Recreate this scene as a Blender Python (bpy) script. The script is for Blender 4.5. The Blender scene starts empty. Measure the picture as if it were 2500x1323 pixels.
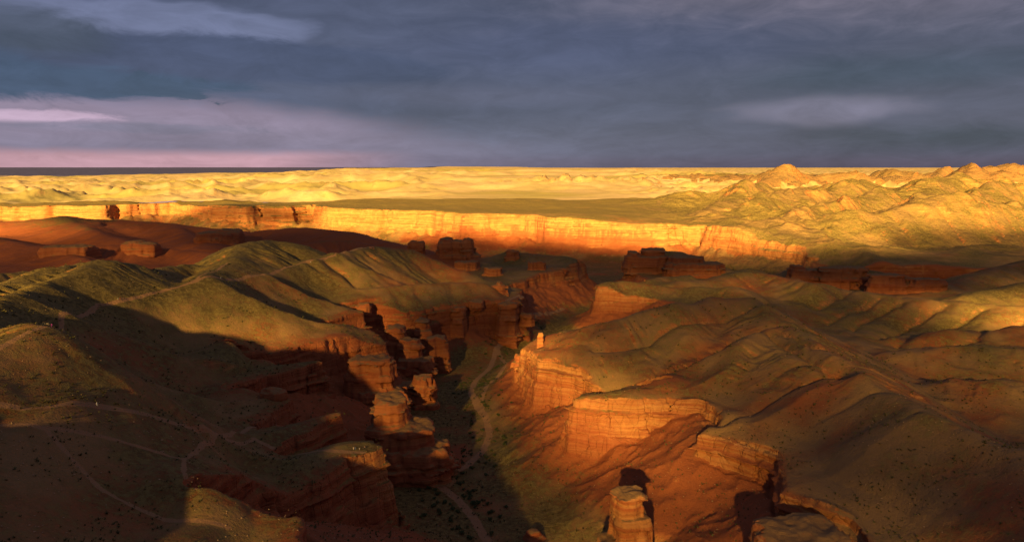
import bpy, bmesh, math, random, time
import numpy as np
from mathutils import Vector
T0 = time.time()
rad = math.radians
sc = bpy.context.scene
COL = sc.collection

# ------------------------------------------------------------------ camera
ZC = 200.0                      # the viewpoint stands 200 m above the canyon floor
F_PX, W_PX, H_PX, HOR = 1700.0, 2500.0, 1323.0, 408.0
PITCH = math.atan((H_PX / 2 - HOR) / F_PX)
cam_d = bpy.data.cameras.new('camera')
cam = bpy.data.objects.new('camera', cam_d)
COL.objects.link(cam)
cam.location = (0, 0, ZC)
cam.rotation_euler = (math.pi / 2 - PITCH, 0, 0)
cam_d.sensor_width = 36.0
cam_d.lens = 36.0 * F_PX / W_PX
cam_d.clip_start = 1.0
cam_d.clip_end = 200000.0
sc.camera = cam

# ------------------------------------------------------------------ light
SUN_EL, SUN_AZ = rad(17.0), math.atan2(-0.22, -0.9755)        # azimuth measured from +Y towards +X
TO_SUN = Vector((math.sin(SUN_AZ) * math.cos(SUN_EL), math.cos(SUN_AZ) * math.cos(SUN_EL), math.sin(SUN_EL)))
sun_d = bpy.data.lights.new('sun', 'SUN')
sun_d.energy = 5.0
sun_d.angle = rad(1.3)
sun_d.color = (1.0, 0.63, 0.16)
sun = bpy.data.objects.new('sun', sun_d)
COL.objects.link(sun)
sun.rotation_euler = TO_SUN.to_track_quat('Z', 'Y').to_euler()
sun.location = (0, 0, 900)
sc.view_settings.view_transform = 'Standard'
sc.view_settings.look = 'None'
sc.view_settings.exposure = 2.35
sc.view_settings.gamma = 1.0
sc.cycles.use_denoising = True
sc.cycles.use_adaptive_sampling = True
sc.cycles.adaptive_threshold = 0.02
sc.cycles.max_bounces = 4
sc.cycles.diffuse_bounces = 2
sc.cycles.transparent_max_bounces = 16


class NT:
    """small helper for node trees"""
    def __init__(self, tree):
        self.t = tree
        self.t.nodes.clear()

    def n(self, typ, props=None, **ins):
        nd = self.t.nodes.new(typ)
        for k, v in (props or {}).items():
            setattr(nd, k, v)
        for k, v in ins.items():
            key = int(k[1:]) if k[0] == 'i' and k[1:].isdigit() else k.replace('_', ' ')
            self.set(nd.inputs[key], v)
        return nd

    def set(self, sock, v):
        if isinstance(v, bpy.types.NodeSocket):
            self.t.links.new(v, sock)
        elif isinstance(v, bpy.types.Node):
            self.t.links.new(v.outputs[0], sock)
        elif isinstance(v, (tuple, list)) and len(v) == 3 and sock.type == 'RGBA':
            sock.default_value = (*v, 1)
        else:
            sock.default_value = v

    def m(self, op, a, b=0.0, c=0.0):
        nd = self.t.nodes.new('ShaderNodeMath')
        nd.operation = op
        for i, v in enumerate((a, b, c)):
            self.set(nd.inputs[i], v)
        return nd.outputs[0]

    def mix(self, fac, a, b):
        nd = self.t.nodes.new('ShaderNodeMix')
        nd.data_type = 'RGBA'
        self.set(nd.inputs[0], fac)
        self.set(nd.inputs[6], a)
        self.set(nd.inputs[7], b)
        return nd.outputs[2]

    def step(self, v, lo, hi):
        nd = self.t.nodes.new('ShaderNodeMapRange')
        nd.interpolation_type = 'SMOOTHSTEP'
        self.set(nd.inputs[0], v)
        nd.inputs[1].default_value = lo
        nd.inputs[2].default_value = hi
        return nd.outputs[0]

    def noise(self, vec, scale, detail=4.0, rough=0.55, dist=0.0):
        nd = self.t.nodes.new('ShaderNodeTexNoise')
        if vec is not None:
            self.set(nd.inputs['Vector'], vec)
        nd.inputs['Scale'].default_value = scale
        nd.inputs['Detail'].default_value = detail
        nd.inputs['Roughness'].default_value = rough
        nd.inputs['Distortion'].default_value = dist
        return nd.outputs[0]


def srgb(r, g, b):
    def c(v):
        v /= 255.0
        return v / 12.92 if v <= 0.04045 else ((v + 0.055) / 1.055) ** 2.4
    return (c(r), c(g), c(b))


# ------------------------------------------------------------------ world: overcast evening sky with breaks
world = bpy.data.worlds.new('World')
sc.world = world
world.cycles.sampling_method = 'MANUAL'
world.cycles.sample_map_resolution = 256
world.use_nodes = True
w = NT(world.node_tree)
tc = w.n('ShaderNodeTexCoord')
sep = w.n('ShaderNodeSeparateXYZ', i0=tc.outputs['Generated'])
dx, dy, dz = sep.outputs
az = w.m('ARCTAN2', dx, dy)                       # 0 straight ahead, + right
el = w.m('ARCSINE', dz)
elc = w.m('MAXIMUM', el, 0.0)
# flat cloud deck seen in perspective
den = w.m('ADD', elc, 0.10)
px_ = w.m('DIVIDE', az, w.m('ADD', w.m('MULTIPLY', elc, 0.6), 0.30))
py_ = w.m('DIVIDE', -0.32, den)
deck = w.n('ShaderNodeCombineXYZ', i0=px_, i1=py_, i2=0.0).outputs[0]
ang = w.n('ShaderNodeCombineXYZ', i0=w.m('MULTIPLY', az, 1.0), i1=w.m('MULTIPLY', el, 3.2), i2=0.3).outputs[0]
n_big = w.noise(deck, 1.35, 5.0, 0.6, 0.35)
n_str0 = w.noise(ang, 3.2, 3.0, 0.6, 0.6)
n_fine = w.noise(ang, 11.0, 5.0, 0.66, 0.6)
n_str = w.m('ADD', w.m('MULTIPLY', n_str0, 0.62), w.m('MULTIPLY', n_fine, 0.38))
K = 0.176                                          # radiance at this exposure
def sk(r, g, b):
    c = srgb(r, g, b)
    return (c[0] * K, c[1] * K, c[2] * K)
# base: dark blue-grey, paler and warmer to the upper right, lilac low on the left
side = w.step(az, -0.65, 0.65)
low = w.step(el, 0.20, 0.0)
base = w.mix(side, sk(80, 87, 114), sk(82, 84, 104))
up_right = w.m('MULTIPLY', w.step(w.m('ADD', el, w.m('MULTIPLY', w.m('SUBTRACT', n_fine, 0.5), 0.05)), 0.145, 0.215), w.step(w.m('ADD', az, w.m('MULTIPLY', w.m('SUBTRACT', n_str, 0.5), 0.5)), -0.12, 0.4))
base = w.mix(w.m('MULTIPLY', up_right, 0.9), base, sk(116, 109, 126))
ll = w.m('ADD', el, w.m('MULTIPLY', w.m('SUBTRACT', n_fine, 0.5), 0.035))
ll = w.m('ADD', ll, w.m('MULTIPLY', w.m('SUBTRACT', n_str0, 0.5), 0.05))
ll = w.m('ADD', ll, w.m('MULTIPLY', w.m('MAXIMUM', w.m('ADD', az, 0.42), 0.0), 0.16))
lowleft = w.m('MULTIPLY', w.step(ll, 0.112, 0.070), w.step(az, 0.25, -0.35))
base = w.mix(lowleft, base, sk(148, 132, 156))
midlow = w.m('MULTIPLY', w.step(el, 0.09, 0.01), w.step(az, 0.55, 0.0))
base = w.mix(w.m('MULTIPLY', midlow, 0.55), base, sk(120, 122, 146))
pink = w.m('MULTIPLY', w.step(w.m('ADD', el, w.m('MULTIPLY', w.m('SUBTRACT', n_fine, 0.5), 0.012)), 0.026, 0.012), w.step(az, -0.1, -0.36))
base = w.mix(w.m('MULTIPLY', pink, 0.9), base, sk(206, 160, 172))
warm = w.m('MULTIPLY', w.step(el, 0.022, 0.0), w.step(az, -0.3, 0.1))
base = w.mix(w.m('MULTIPLY', warm, 0.4), base, sk(96, 76, 92))


def blob(a0, e0, ra, re, amp=0.9, soft=0.7, noise=None):
    """soft ellipse in azimuth / elevation with a ragged edge"""
    u = w.m('DIVIDE', w.m('SUBTRACT', az, a0), ra)
    v = w.m('DIVIDE', w.m('SUBTRACT', el, e0), re)
    r = w.m('SQRT', w.m('ADD', w.m('MULTIPLY', u, u), w.m('MULTIPLY', v, v)))
    r = w.m('ADD', r, w.m('MULTIPLY', w.m('SUBTRACT', noise or n_str, 0.5), amp))
    return w.step(r, 1.0 + soft * 0.4, 1.0 - soft)


def azel(x, y):
    u = H_PX / 2 - y
    X, Y, Z = x - W_PX / 2, F_PX * math.cos(PITCH) + u * math.sin(PITCH), -F_PX * math.sin(PITCH) + u * math.cos(PITCH)
    return math.atan2(X, Y), math.asin(Z / math.sqrt(X * X + Y * Y + Z * Z))


def blob_px(x, y, rx, ry, **k):
    a, e = azel(x, y)
    a2, _ = azel(x + rx, y)
    _, e2 = azel(x, y - ry)
    return blob(a, e, abs(a2 - a), abs(e2 - e), **k)


# breaks in the deck
def layer(col, mask, base_):
    return w.mix(mask, base_, sk(*col))
base = layer((77, 83, 112), w.m('MULTIPLY', blob_px(1350, 120, 700, 100, amp=1.6), 0.85), base)
base = layer((114, 121, 154), w.m('MULTIPLY', blob_px(430, 66, 420, 60, amp=2.2, soft=0.25), 0.95), base)
base = layer((68, 84, 112), blob_px(160, 182, 500, 78, amp=2.4, soft=0.22), base)
base = layer((73, 81, 110), blob_px(640, 150, 520, 62, amp=2.0, soft=0.3), base)
base = layer((66, 82, 108), w.m('MULTIPLY', blob_px(405, 218, 110, 34, amp=3.4, soft=0.25, noise=n_fine), 0.9), base)
base = layer((72, 80, 98), w.m('MULTIPLY', blob_px(60, 70, 200, 60, amp=2.2, soft=0.6), 0.8), base)
base = layer((206, 178, 204), w.m('MULTIPLY', blob_px(70, 284, 240, 17, amp=3.0, soft=0.5, noise=n_fine), 0.95), base)
base = layer((128, 124, 148), w.m('MULTIPLY', blob_px(330, 312, 330, 14, amp=2.6, soft=0.6, noise=n_fine), 0.75), base)
base = layer((108, 108, 134), w.m('MULTIPLY', blob_px(1150, 235, 420, 30, amp=2.2, soft=0.9), 0.35), base)
base = layer((132, 127, 150), w.m('MULTIPLY', blob_px(2060, 268, 330, 30, amp=4.0, soft=0.7), 0.65), base)
base = layer((62, 72, 88), w.m('MULTIPLY', blob_px(2350, 335, 420, 42, amp=1.6, soft=0.9), 0.8), base)
base = layer((64, 76, 94), w.m('MULTIPLY', blob_px(2200, 175, 560, 48, amp=1.6, soft=0.9), 0.7), base)
# overall mottling
shade = w.m('MULTIPLY_ADD', w.m('SUBTRACT', n_big, 0.5), 0.55, 1.0)
shade = w.m('MULTIPLY', shade, w.m('MULTIPLY_ADD', w.m('SUBTRACT', n_str, 0.5), 0.75, 1.04))
shade = w.m('MULTIPLY', shade, w.m('MULTIPLY_ADD', w.m('SUBTRACT', n_fine, 0.5), 0.55, 1.0))
vm = w.n('ShaderNodeVectorMath', {'operation': 'SCALE'}, i0=base)
w.set(vm.inputs['Scale'], shade)
sky = w.n('ShaderNodeTexSky', {'sky_type': 'NISHITA', 'sun_disc': False, 'sun_elevation': SUN_EL, 'sun_rotation': SUN_AZ})
skyv = w.n('ShaderNodeVectorMath', {'operation': 'SCALE'}, i0=sky.outputs[0])
skyv.inputs['Scale'].default_value = 0.05
under = w.step(el, -0.03, -0.10)
col = w.mix(0.02, vm.outputs[0], skyv.outputs[0])
col = w.mix(under, col, sk(60, 50, 44))
bg = w.n('ShaderNodeBackground', Color=col, Strength=1.0)
out = w.n('ShaderNodeOutputWorld')
w.t.links.new(bg.outputs[0], out.inputs['Surface'])

# ------------------------------------------------------------------ pixel helpers (a pixel is only a direction)
SP, CP = math.sin(PITCH), math.cos(PITCH)


def ray(x, y):
    u = H_PX / 2 - y
    return (x - W_PX / 2, F_PX * CP + u * SP, -F_PX * SP + u * CP)


def at_y(x, y, Y):
    r = ray(x, y)
    t = Y / r[1]
    return (r[0] * t, Y, ZC + r[2] * t)


def at_z(x, y, z):
    r = ray(x, y)
    t = (z - ZC) / r[2]
    return (r[0] * t, r[1] * t, z)


# ------------------------------------------------------------------ noise
_rng = np.random.default_rng(11)
_perm = _rng.permutation(256).astype(np.int32)
_perm = np.concatenate([_perm, _perm])
_ga = _rng.uniform(0, 2 * np.pi, 256)
_gx, _gy = np.cos(_ga), np.sin(_ga)


def pn(x, y):
    """gradient noise about -0.7 .. 0.7"""
    xi, yi = np.floor(x), np.floor(y)
    fx, fy = x - xi, y - yi
    xi = xi.astype(np.int64) & 255
    yi = yi.astype(np.int64) & 255
    u = fx * fx * fx * (fx * (fx * 6 - 15) + 10)
    v = fy * fy * fy * (fy * (fy * 6 - 15) + 10)
    def g(ix, iy, ax, ay):
        h = _perm[_perm[ix & 255] + (iy & 255)]
        return _gx[h] * ax + _gy[h] * ay
    a = g(xi, yi, fx, fy)
    b = g(xi + 1, yi, fx - 1, fy)
    c = g(xi, yi + 1, fx, fy - 1)
    d = g(xi + 1, yi + 1, fx - 1, fy - 1)
    return (a * (1 - u) + b * u) * (1 - v) + (c * (1 - u) + d * u) * v


def fbm(x, y, scale, octs=4, gain=0.5, seed=0.0):
    s, a, f = 0.0, 1.0, 1.0 / scale
    for o in range(octs):
        s = s + a * pn(x * f + seed + 17.3 * o, y * f - seed * 1.7 + 9.1 * o)
        a *= gain
        f *= 2.03
    return s


def ridged(x, y, scale, octs=4, gain=0.5, seed=0.0):
    s, a, f, wt = 0.0, 1.0, 1.0 / scale, 1.0
    for o in range(octs):
        n = 1.0 - np.abs(pn(x * f + seed + 31.7 * o, y * f + seed * 0.7 - 5.3 * o)) * 2.0
        n = np.clip(n, 0, 1) ** 2 * wt
        s = s + a * n
        wt = np.clip(n * 1.6, 0.15, 1)
        a *= gain
        f *= 2.07
    return s


# ------------------------------------------------------------------ the lie of the land: crest lines
RIDGES = []


def R(k, r, *pts):
    RIDGES.append((k, r, [at_y(*p) for p in pts]))


# --- left of the canyon
R(0.63, 12, (-420, 1060, 120), (-250, 1040, 135), (0, 1037, 150), (100, 1042, 157), (250, 1062, 172), (400, 1105, 195), (450, 1118, 205))
R(0.68, 6, (110, 1042, 157), (170, 1110, 150), (240, 1185, 146), (340, 1240, 150), (450, 1268, 160), (560, 1285, 168), (690, 1300, 178))
R(0.57, 7, (-250, 985, 175), (-150, 985, 190), (0, 985, 200), (130, 990, 203), (240, 988, 208), (330, 1002, 225), (430, 1032, 245), (530, 1056, 262))
R(0.83, 4, (530, 1056, 262), (610, 1040, 295), (680, 1015, 330), (740, 997, 360), (800, 986, 385), (838, 990, 393))
R(0.68, 8, (530, 1056, 262), (620, 1068, 290), (700, 1082, 315), (800, 1098, 335), (905, 1104, 350))
R(0.68, 5, (450, 1118, 205), (500, 1080, 235), (530, 1056, 262))
R(0.68, 5, (-100, 925, 235), (0, 935, 226), (90, 955, 217), (200, 975, 211))
R(0.60, 14, (-150, 862, 245), (0, 850, 254), (100, 835, 260), (180, 838, 270), (250, 848, 280), (310, 836, 300), (350, 848, 310), (420, 838, 335), (470, 833, 350), (560, 845, 380), (650, 862, 420), (740, 882, 465), (792, 898, 490))
R(0.75, 7, (420, 838, 335), (470, 890, 348), (540, 935, 374), (600, 960, 398), (680, 985, 420))
R(0.75, 8, (250, 848, 280), (290, 900, 280), (350, 950, 290), (420, 985, 310))
R(0.54, 18, (-200, 930, 215), (-60, 880, 240), (0, 848, 258), (60, 815, 272), (115, 785, 292), (180, 748, 335), (240, 738, 370), (292, 730, 410), (400, 705, 480), (470, 682, 540), (540, 655, 610), (585, 622, 680), (600, 592, 740), (660, 588, 790), (720, 596, 800))
R(0.57, 12, (430, 697, 500), (540, 678, 560), (640, 668, 620), (690, 652, 680), (760, 632, 740), (815, 622, 780), (870, 606, 830), (910, 602, 870), (960, 604, 900), (1000, 612, 905), (1060, 635, 900), (1130, 662, 890))
R(0.68, 9, (180, 748, 335), (310, 742, 375), (400, 722, 440), (480, 717, 480), (550, 717, 500), (600, 738, 515), (680, 770, 545), (760, 795, 570), (850, 800, 595), (915, 800, 610))
R(0.68, 7, (500, 700, 530), (550, 704, 535), (600, 697, 560), (650, 708, 580), (700, 730, 600), (780, 757, 632), (860, 772, 655), (895, 768, 668))
R(0.68, 6, (690, 652, 680), (720, 672, 675), (760, 700, 680), (800, 720, 690), (850, 725, 710), (980, 715, 740))
R(0.68, 6, (760, 632, 740), (800, 655, 722), (850, 683, 720), (900, 700, 728), (1000, 696, 760), (1100, 690, 790), (1180, 690, 800))
R(0.68, 6, (815, 622, 780), (860, 642, 765), (900, 660, 768), (960, 682, 775))
R(0.68, 7, (400, 722, 440), (440, 760, 430), (500, 800, 445), (560, 822, 465))
R(0.68, 7, (480, 717, 480), (540, 760, 475), (620, 800, 500), (680, 822, 520), (760, 828, 545))
R(0.60, 14, (-200, 770, 290), (-100, 745, 330), (0, 722, 370), (100, 692, 420), (170, 668, 470), (240, 636, 540), (300, 640, 580), (380, 662, 600))
R(0.63, 12, (-100, 820, 290), (0, 775, 330), (150, 722, 420), (240, 692, 480), (330, 665, 560), (400, 655, 620), (470, 645, 660))
R(0.60, 12, (-150, 720, 420), (0, 695, 490), (130, 652, 560), (200, 642, 600))
R(0.57, 12, (-250, 690, 560), (-100, 670, 620), (50, 665, 680), (120, 660, 700))
# red hills behind
R(.30, 30, (-500, 570, 1600), (-300, 560, 1500), (0, 545, 1450), (150, 530, 1450), (280, 535, 1500), (420, 548, 1500), (560, 562, 1450), (640, 572, 1400))
R(.30, 18, (-300, 585, 1250), (-100, 573, 1200), (0, 580, 1150), (60, 596, 1100), (140, 612, 1050), (230, 640, 960))
R(.32, 15, (100, 600, 1080), (200, 600, 1090), (330, 598, 1120), (450, 612, 1120), (560, 622, 1060), (600, 630, 1000))
R(.34, 20, (150, 530, 1450), (220, 560, 1330), (320, 590, 1220))
R(.34, 18, (420, 548, 1500), (470, 575, 1350), (520, 598, 1220))
R(.32, 20, (560, 580, 1350), (640, 562, 1400), (750, 556, 1380), (850, 566, 1330), (900, 582, 1280), (1000, 604, 1200))
R(.36, 10, (700, 605, 1080), (780, 590, 1120), (860, 586, 1150), (890, 595, 1140), (960, 610, 1130))
R(.40, 10, (960, 622, 1060), (1030, 622, 1080), (1100, 618, 1110), (1160, 630, 1090), (1200, 660, 1030))
R(.42, 9, (1040, 640, 1010), (1130, 665, 960), (1200, 690, 900), (1255, 722, 830))
R(.40, 9, (1150, 650, 1060), (1190, 632, 1090), (1240, 615, 1110), (1330, 624, 1085), (1395, 628, 1052), (1412, 640, 1030))
# low cones and spurs along the bottom of the river gorge
R(.5, 8, (1300, 640, 1560), (1400, 612, 1640), (1500, 598, 1760), (1600, 602, 1800))
R(.5, 8, (980, 590, 1500), (1100, 600, 1480), (1250, 615, 1420))
# --- right of the canyon
R(0.56, 7, (2750, 1240, 222), (2650, 1185, 230), (2500, 1112, 245), (2400, 1058, 265), (2300, 1012, 290), (2200, 965, 325), (2110, 908, 370), (2040, 866, 405), (1960, 818, 455), (1900, 780, 505), (1870, 748, 545), (1830, 728, 575), (1740, 730, 575), (1690, 738, 560), (1640, 742, 552), (1500, 772, 545), (1440, 790, 548), (1345, 814, 560))
R(0.54, 5, (1892, 788, 492), (1700, 870, 440), (1550, 925, 425), (1470, 945, 428), (1395, 962, 434))
R(0.54, 5, (2050, 872, 400), (1950, 940, 368), (1850, 990, 362), (1750, 1030, 370), (1668, 1052, 385))
R(0.54, 5, (2200, 965, 325), (2100, 1020, 307), (2000, 1068, 303), (1900, 1105, 312), (1820, 1122, 328))
R(0.54, 5, (2300, 1012, 290), (2200, 1105, 268), (2100, 1190, 255), (2000, 1235, 258))
R(0.54, 5, (2400, 1058, 265), (2360, 1160, 236), (2300, 1270, 215), (2240, 1300, 212))
R(0.50, 9, (1740, 732, 572), (1640, 800, 530), (1540, 845, 510), (1440, 852, 512), (1330, 858, 525))
R(0.50, 6, (1640, 742, 552), (1560, 790, 548), (1500, 815, 550), (1430, 822, 556))
# east flank of that ridge
R(0.48, 6, (1900, 780, 505), (1980, 830, 520), (2060, 868, 520), (2120, 890, 500))
R(0.48, 6, (1870, 748, 545), (1960, 795, 570), (2060, 845, 570))
R(0.41, 10, (1780, 722, 880), (1900, 705, 880), (2000, 691, 890), (2070, 700, 880), (2150, 714, 860), (2250, 728, 840), (2350, 732, 825), (2420, 740, 810), (2500, 745, 800), (2700, 752, 780))
R(0.41, 12, (2150, 868, 610), (2200, 858, 605), (2300, 848, 600), (2400, 845, 590), (2500, 852, 580), (2700, 880, 550))
R(0.41, 10, (2260, 940, 500), (2350, 926, 495), (2450, 928, 485), (2550, 945, 475), (2700, 980, 455))
R(0.41, 10, (2200, 812, 710), (2350, 800, 700), (2500, 795, 690), (2650, 800, 680))
R(0.43, 16, (2150, 735, 930), (2250, 715, 980), (2350, 682, 1050), (2450, 652, 1100), (2560, 625, 1150), (2700, 600, 1250))
R(0.41, 12, (2300, 735, 850), (2400, 712, 870), (2500, 692, 890), (2650, 680, 900))
R(0.48, 9, (1470, 690, 850), (1520, 686, 868), (1560, 690, 862), (1640, 702, 862), (1740, 702, 850), (1800, 700, 840))
R(0.43, 12, (1640, 690, 900), (1740, 682, 905), (1830, 655, 950), (1870, 668, 930), (1930, 680, 900), (1990, 692, 860))
R(0.50, 8, (1540, 622, 1105), (1600, 614, 1130), (1660, 616, 1130), (1720, 638, 1085), (1780, 658, 1040))
R(0.50, 8, (1530, 690, 900), (1600, 680, 940), (1680, 672, 980))
R(0.46, 10, (1940, 655, 1120), (2020, 652, 1110), (2100, 655, 1080), (2190, 672, 1040), (2290, 690, 1010))
R(0.48, 10, (2040, 600, 1500), (2090, 580, 1560), (2120, 620, 1400), (2200, 660, 1250))
# mountains
R(.55, 20, (1960, 620, 1560), (2010, 570, 1650), (2080, 508, 1730), (2200, 502, 1760), (2350, 495, 1800), (2500, 498, 1800), (2800, 490, 1850))
R(.42, 25, (1730, 500, 2150), (1800, 462, 2450), (1860, 428, 2750), (1930, 408, 3000), (1990, 420, 3020), (2045, 412, 3050), (2100, 426, 3000), (2180, 418, 3050))
R(.45, 20, (1980, 480, 2300), (2060, 452, 2450), (2110, 426, 2600), (2170, 445, 2620), (2240, 452, 2500))
R(.45, 20, (2060, 500, 2000), (2150, 475, 2200), (2250, 460, 2300), (2340, 432, 2650), (2380, 404, 2900), (2420, 414, 2900), (2500, 424, 2850), (2650, 415, 2900))
R(.45, 20, (2250, 490, 2000), (2400, 462, 2150), (2520, 445, 2250), (2700, 430, 2300))
R(.45, 18, (1740, 520, 1980), (1830, 500, 2080), (1930, 478, 2250), (1990, 470, 2350))
R(.5, 14, (1880, 545, 1750), (1960, 520, 1850), (2010, 500, 1950))
R(.4, 30, (2180, 418, 3600), (2300, 416, 3700), (2450, 408, 3900), (2700, 405, 4000))

# base level between the crests (X, Y, z)
BASE = np.array([
    (-200, 60, 104), (-60, 110, 62), (60, 120, 62), (200, 120, 72), (330, 250, 40), (-60, 330, 46), (40, 420, 44), (-110, 440, 40),
    (-330, 330, 80), (-160, 460, 52), (-190, 380, 70), (80, 560, 48), (-130, 620, 46), (-280, 560, 66), (270, 560, 20), (420, 520, 24), (-60, 800, 52), (-400, 800, 56),
    (140, 860, 42), (420, 860, 16), (700, 900, 20), (-300, 1050, 52), (-800, 1000, 60), (60, 1020, 52), (230, 1080, 36), (500, 1080, 20),
    (900, 1150, 10), (-500, 1400, 42), (-1100, 1400, 55), (0, 1300, 20), (500, 1350, -10), (-300, 2300, 70), (-700, 2500, 72),
    (200, 2250, 66), (550, 1950, 56), (750, 1700, 44), (1100, 1500, 20), (0, 3000, 78), (900, 2900, 95), (1600, 2600, 100),
    (-1300, 2700, 62), (-2200, 2600, 55), (-1800, 4000, 60), (500, 4500, 84), (3000, 4500, 105), (-4500, 5000, 62), (0, 7000, 92),
    (5000, 8000, 104), (-6000, 8000, 80), (0, 16000, 100), (12000, 16000, 104), (-12000, 16000, 96)], float)


def base_exact(x, y):
    num, den_ = 0.0, 0.0
    for bx, by, bz in BASE:
        s = 60.0 + 0.12 * by
        d2 = ((x - bx) ** 2 + (y - by) ** 2) / (s * s) + 0.15
        wgt = 1.0 / (d2 * d2)
        num = num + wgt * bz
        den_ = den_ + wgt
    return num / den_


_BG = 20.0
_bgx = np.arange(-2700, 2701, _BG)
_bgy = np.arange(-100, 3001, _BG)
_BGX, _BGY = np.meshgrid(_bgx, _bgy, indexing='ij')
_BGZ = base_exact(_BGX, _BGY)


def base_level(x, y):
    if y.max() > 2990:
        return base_exact(x, y)
    u = np.clip((x + 2700) / _BG, 0, len(_bgx) - 1.001)
    v = np.clip((y + 100) / _BG, 0, len(_bgy) - 1.001)
    i, j = u.astype(np.int64), v.astype(np.int64)
    a, b = u - i, v - j
    a, b = a * a * (3 - 2 * a) * 0.3 + a * 0.7, b * b * (3 - 2 * b) * 0.3 + b * 0.7
    return (_BGZ[i, j] * (1 - a) + _BGZ[i + 1, j] * a) * (1 - b) + (_BGZ[i, j + 1] * (1 - a) + _BGZ[i + 1, j + 1] * a) * b


def box_far(bb, p0, p1):
    """least distance between a box of ground and a segment's own box"""
    gx = max(min(p0[0], p1[0]) - bb[1], bb[0] - max(p0[0], p1[0]), 0.0)
    gy = max(min(p0[1], p1[1]) - bb[3], bb[2] - max(p0[1], p1[1]), 0.0)
    return math.hypot(gx, gy)


def box_reach(bb, p0):
    gx = max(abs(p0[0] - bb[0]), abs(p0[0] - bb[1]))
    gy = max(abs(p0[1] - bb[2]), abs(p0[1] - bb[3]))
    return math.hypot(gx, gy)


def seg_dist(x, y, a, b):
    ax, ay, bx, by = a[0], a[1], b[0], b[1]
    ex, ey = bx - ax, by - ay
    L2 = ex * ex + ey * ey + 1e-9
    t = np.clip(((x - ax) * ex + (y - ay) * ey) / L2, 0, 1)
    qx, qy = x - ax - t * ex, y - ay - t * ey
    return qx * qx + qy * qy, t


# gullies: dark runnels on the hillsides, traced where they lie (pixel from, to ; depth, width)
GULLY_PX = [
    (5.0, 11, [(1905, 772), (1800, 815), (1700, 862), (1600, 905), (1490, 938)]),
    (4.5, 10, [(2045, 880), (1950, 930), (1860, 985), (1760, 1015), (1690, 1020)]),
    (3.5, 9, [(2140, 945), (2050, 1000), (1950, 1060), (1880, 1095)]),
    (3.0, 8, [(2230, 1000), (2120, 1070), (2020, 1130), (1960, 1170)]),
    (3.0, 8, [(1830, 742), (1720, 772), (1560, 830), (1450, 845)]),
    (4.5, 12, [(2070, 703), (2030, 722), (1990, 742)]),
    (4.0, 10, [(2145, 716), (2090, 745), (2020, 775)]),
    (4.0, 10, [(2200, 724), (2140, 760), (2080, 792)]),
    (4.0, 10, [(2310, 732), (2220, 785), (2130, 820)]),
    (4.5, 12, [(2400, 742), (2320, 790), (2190, 830)]),
    (4.5, 12, [(2500, 765), (2380, 815), (2200, 850)]),
    (3.0, 7, [(1880, 795), (1960, 850), (2060, 900)]),
    (2.5, 6, [(1910, 790), (1990, 835), (2080, 870)]),
    (2.5, 8, [(620, 720), (700, 765), (770, 790)]),
    (3.5, 9, [(760, 640), (800, 672), (850, 705)]),
    (3.5, 9, [(800, 635), (840, 660), (870, 690)]),
    (3.0, 8, [(330, 745), (350, 770), (370, 800)]),
    (2.5, 7, [(400, 735), (420, 765), (450, 795)]),
    (3.0, 9, [(170, 855), (190, 900), (220, 945)]),
    (2.5, 8, [(340, 860), (380, 900), (420, 950)]),
    (3.0, 10, [(560, 735), (600, 765), (640, 800)]),
]
GULLY = []


# ------------------------------------------------------------------ the canyon and the river gorge as one outline
# each corner: foot of the cliff (x, y) and the height of the scree there
def Z(px, py, z):
    return at_z(px, py, z)


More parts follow.
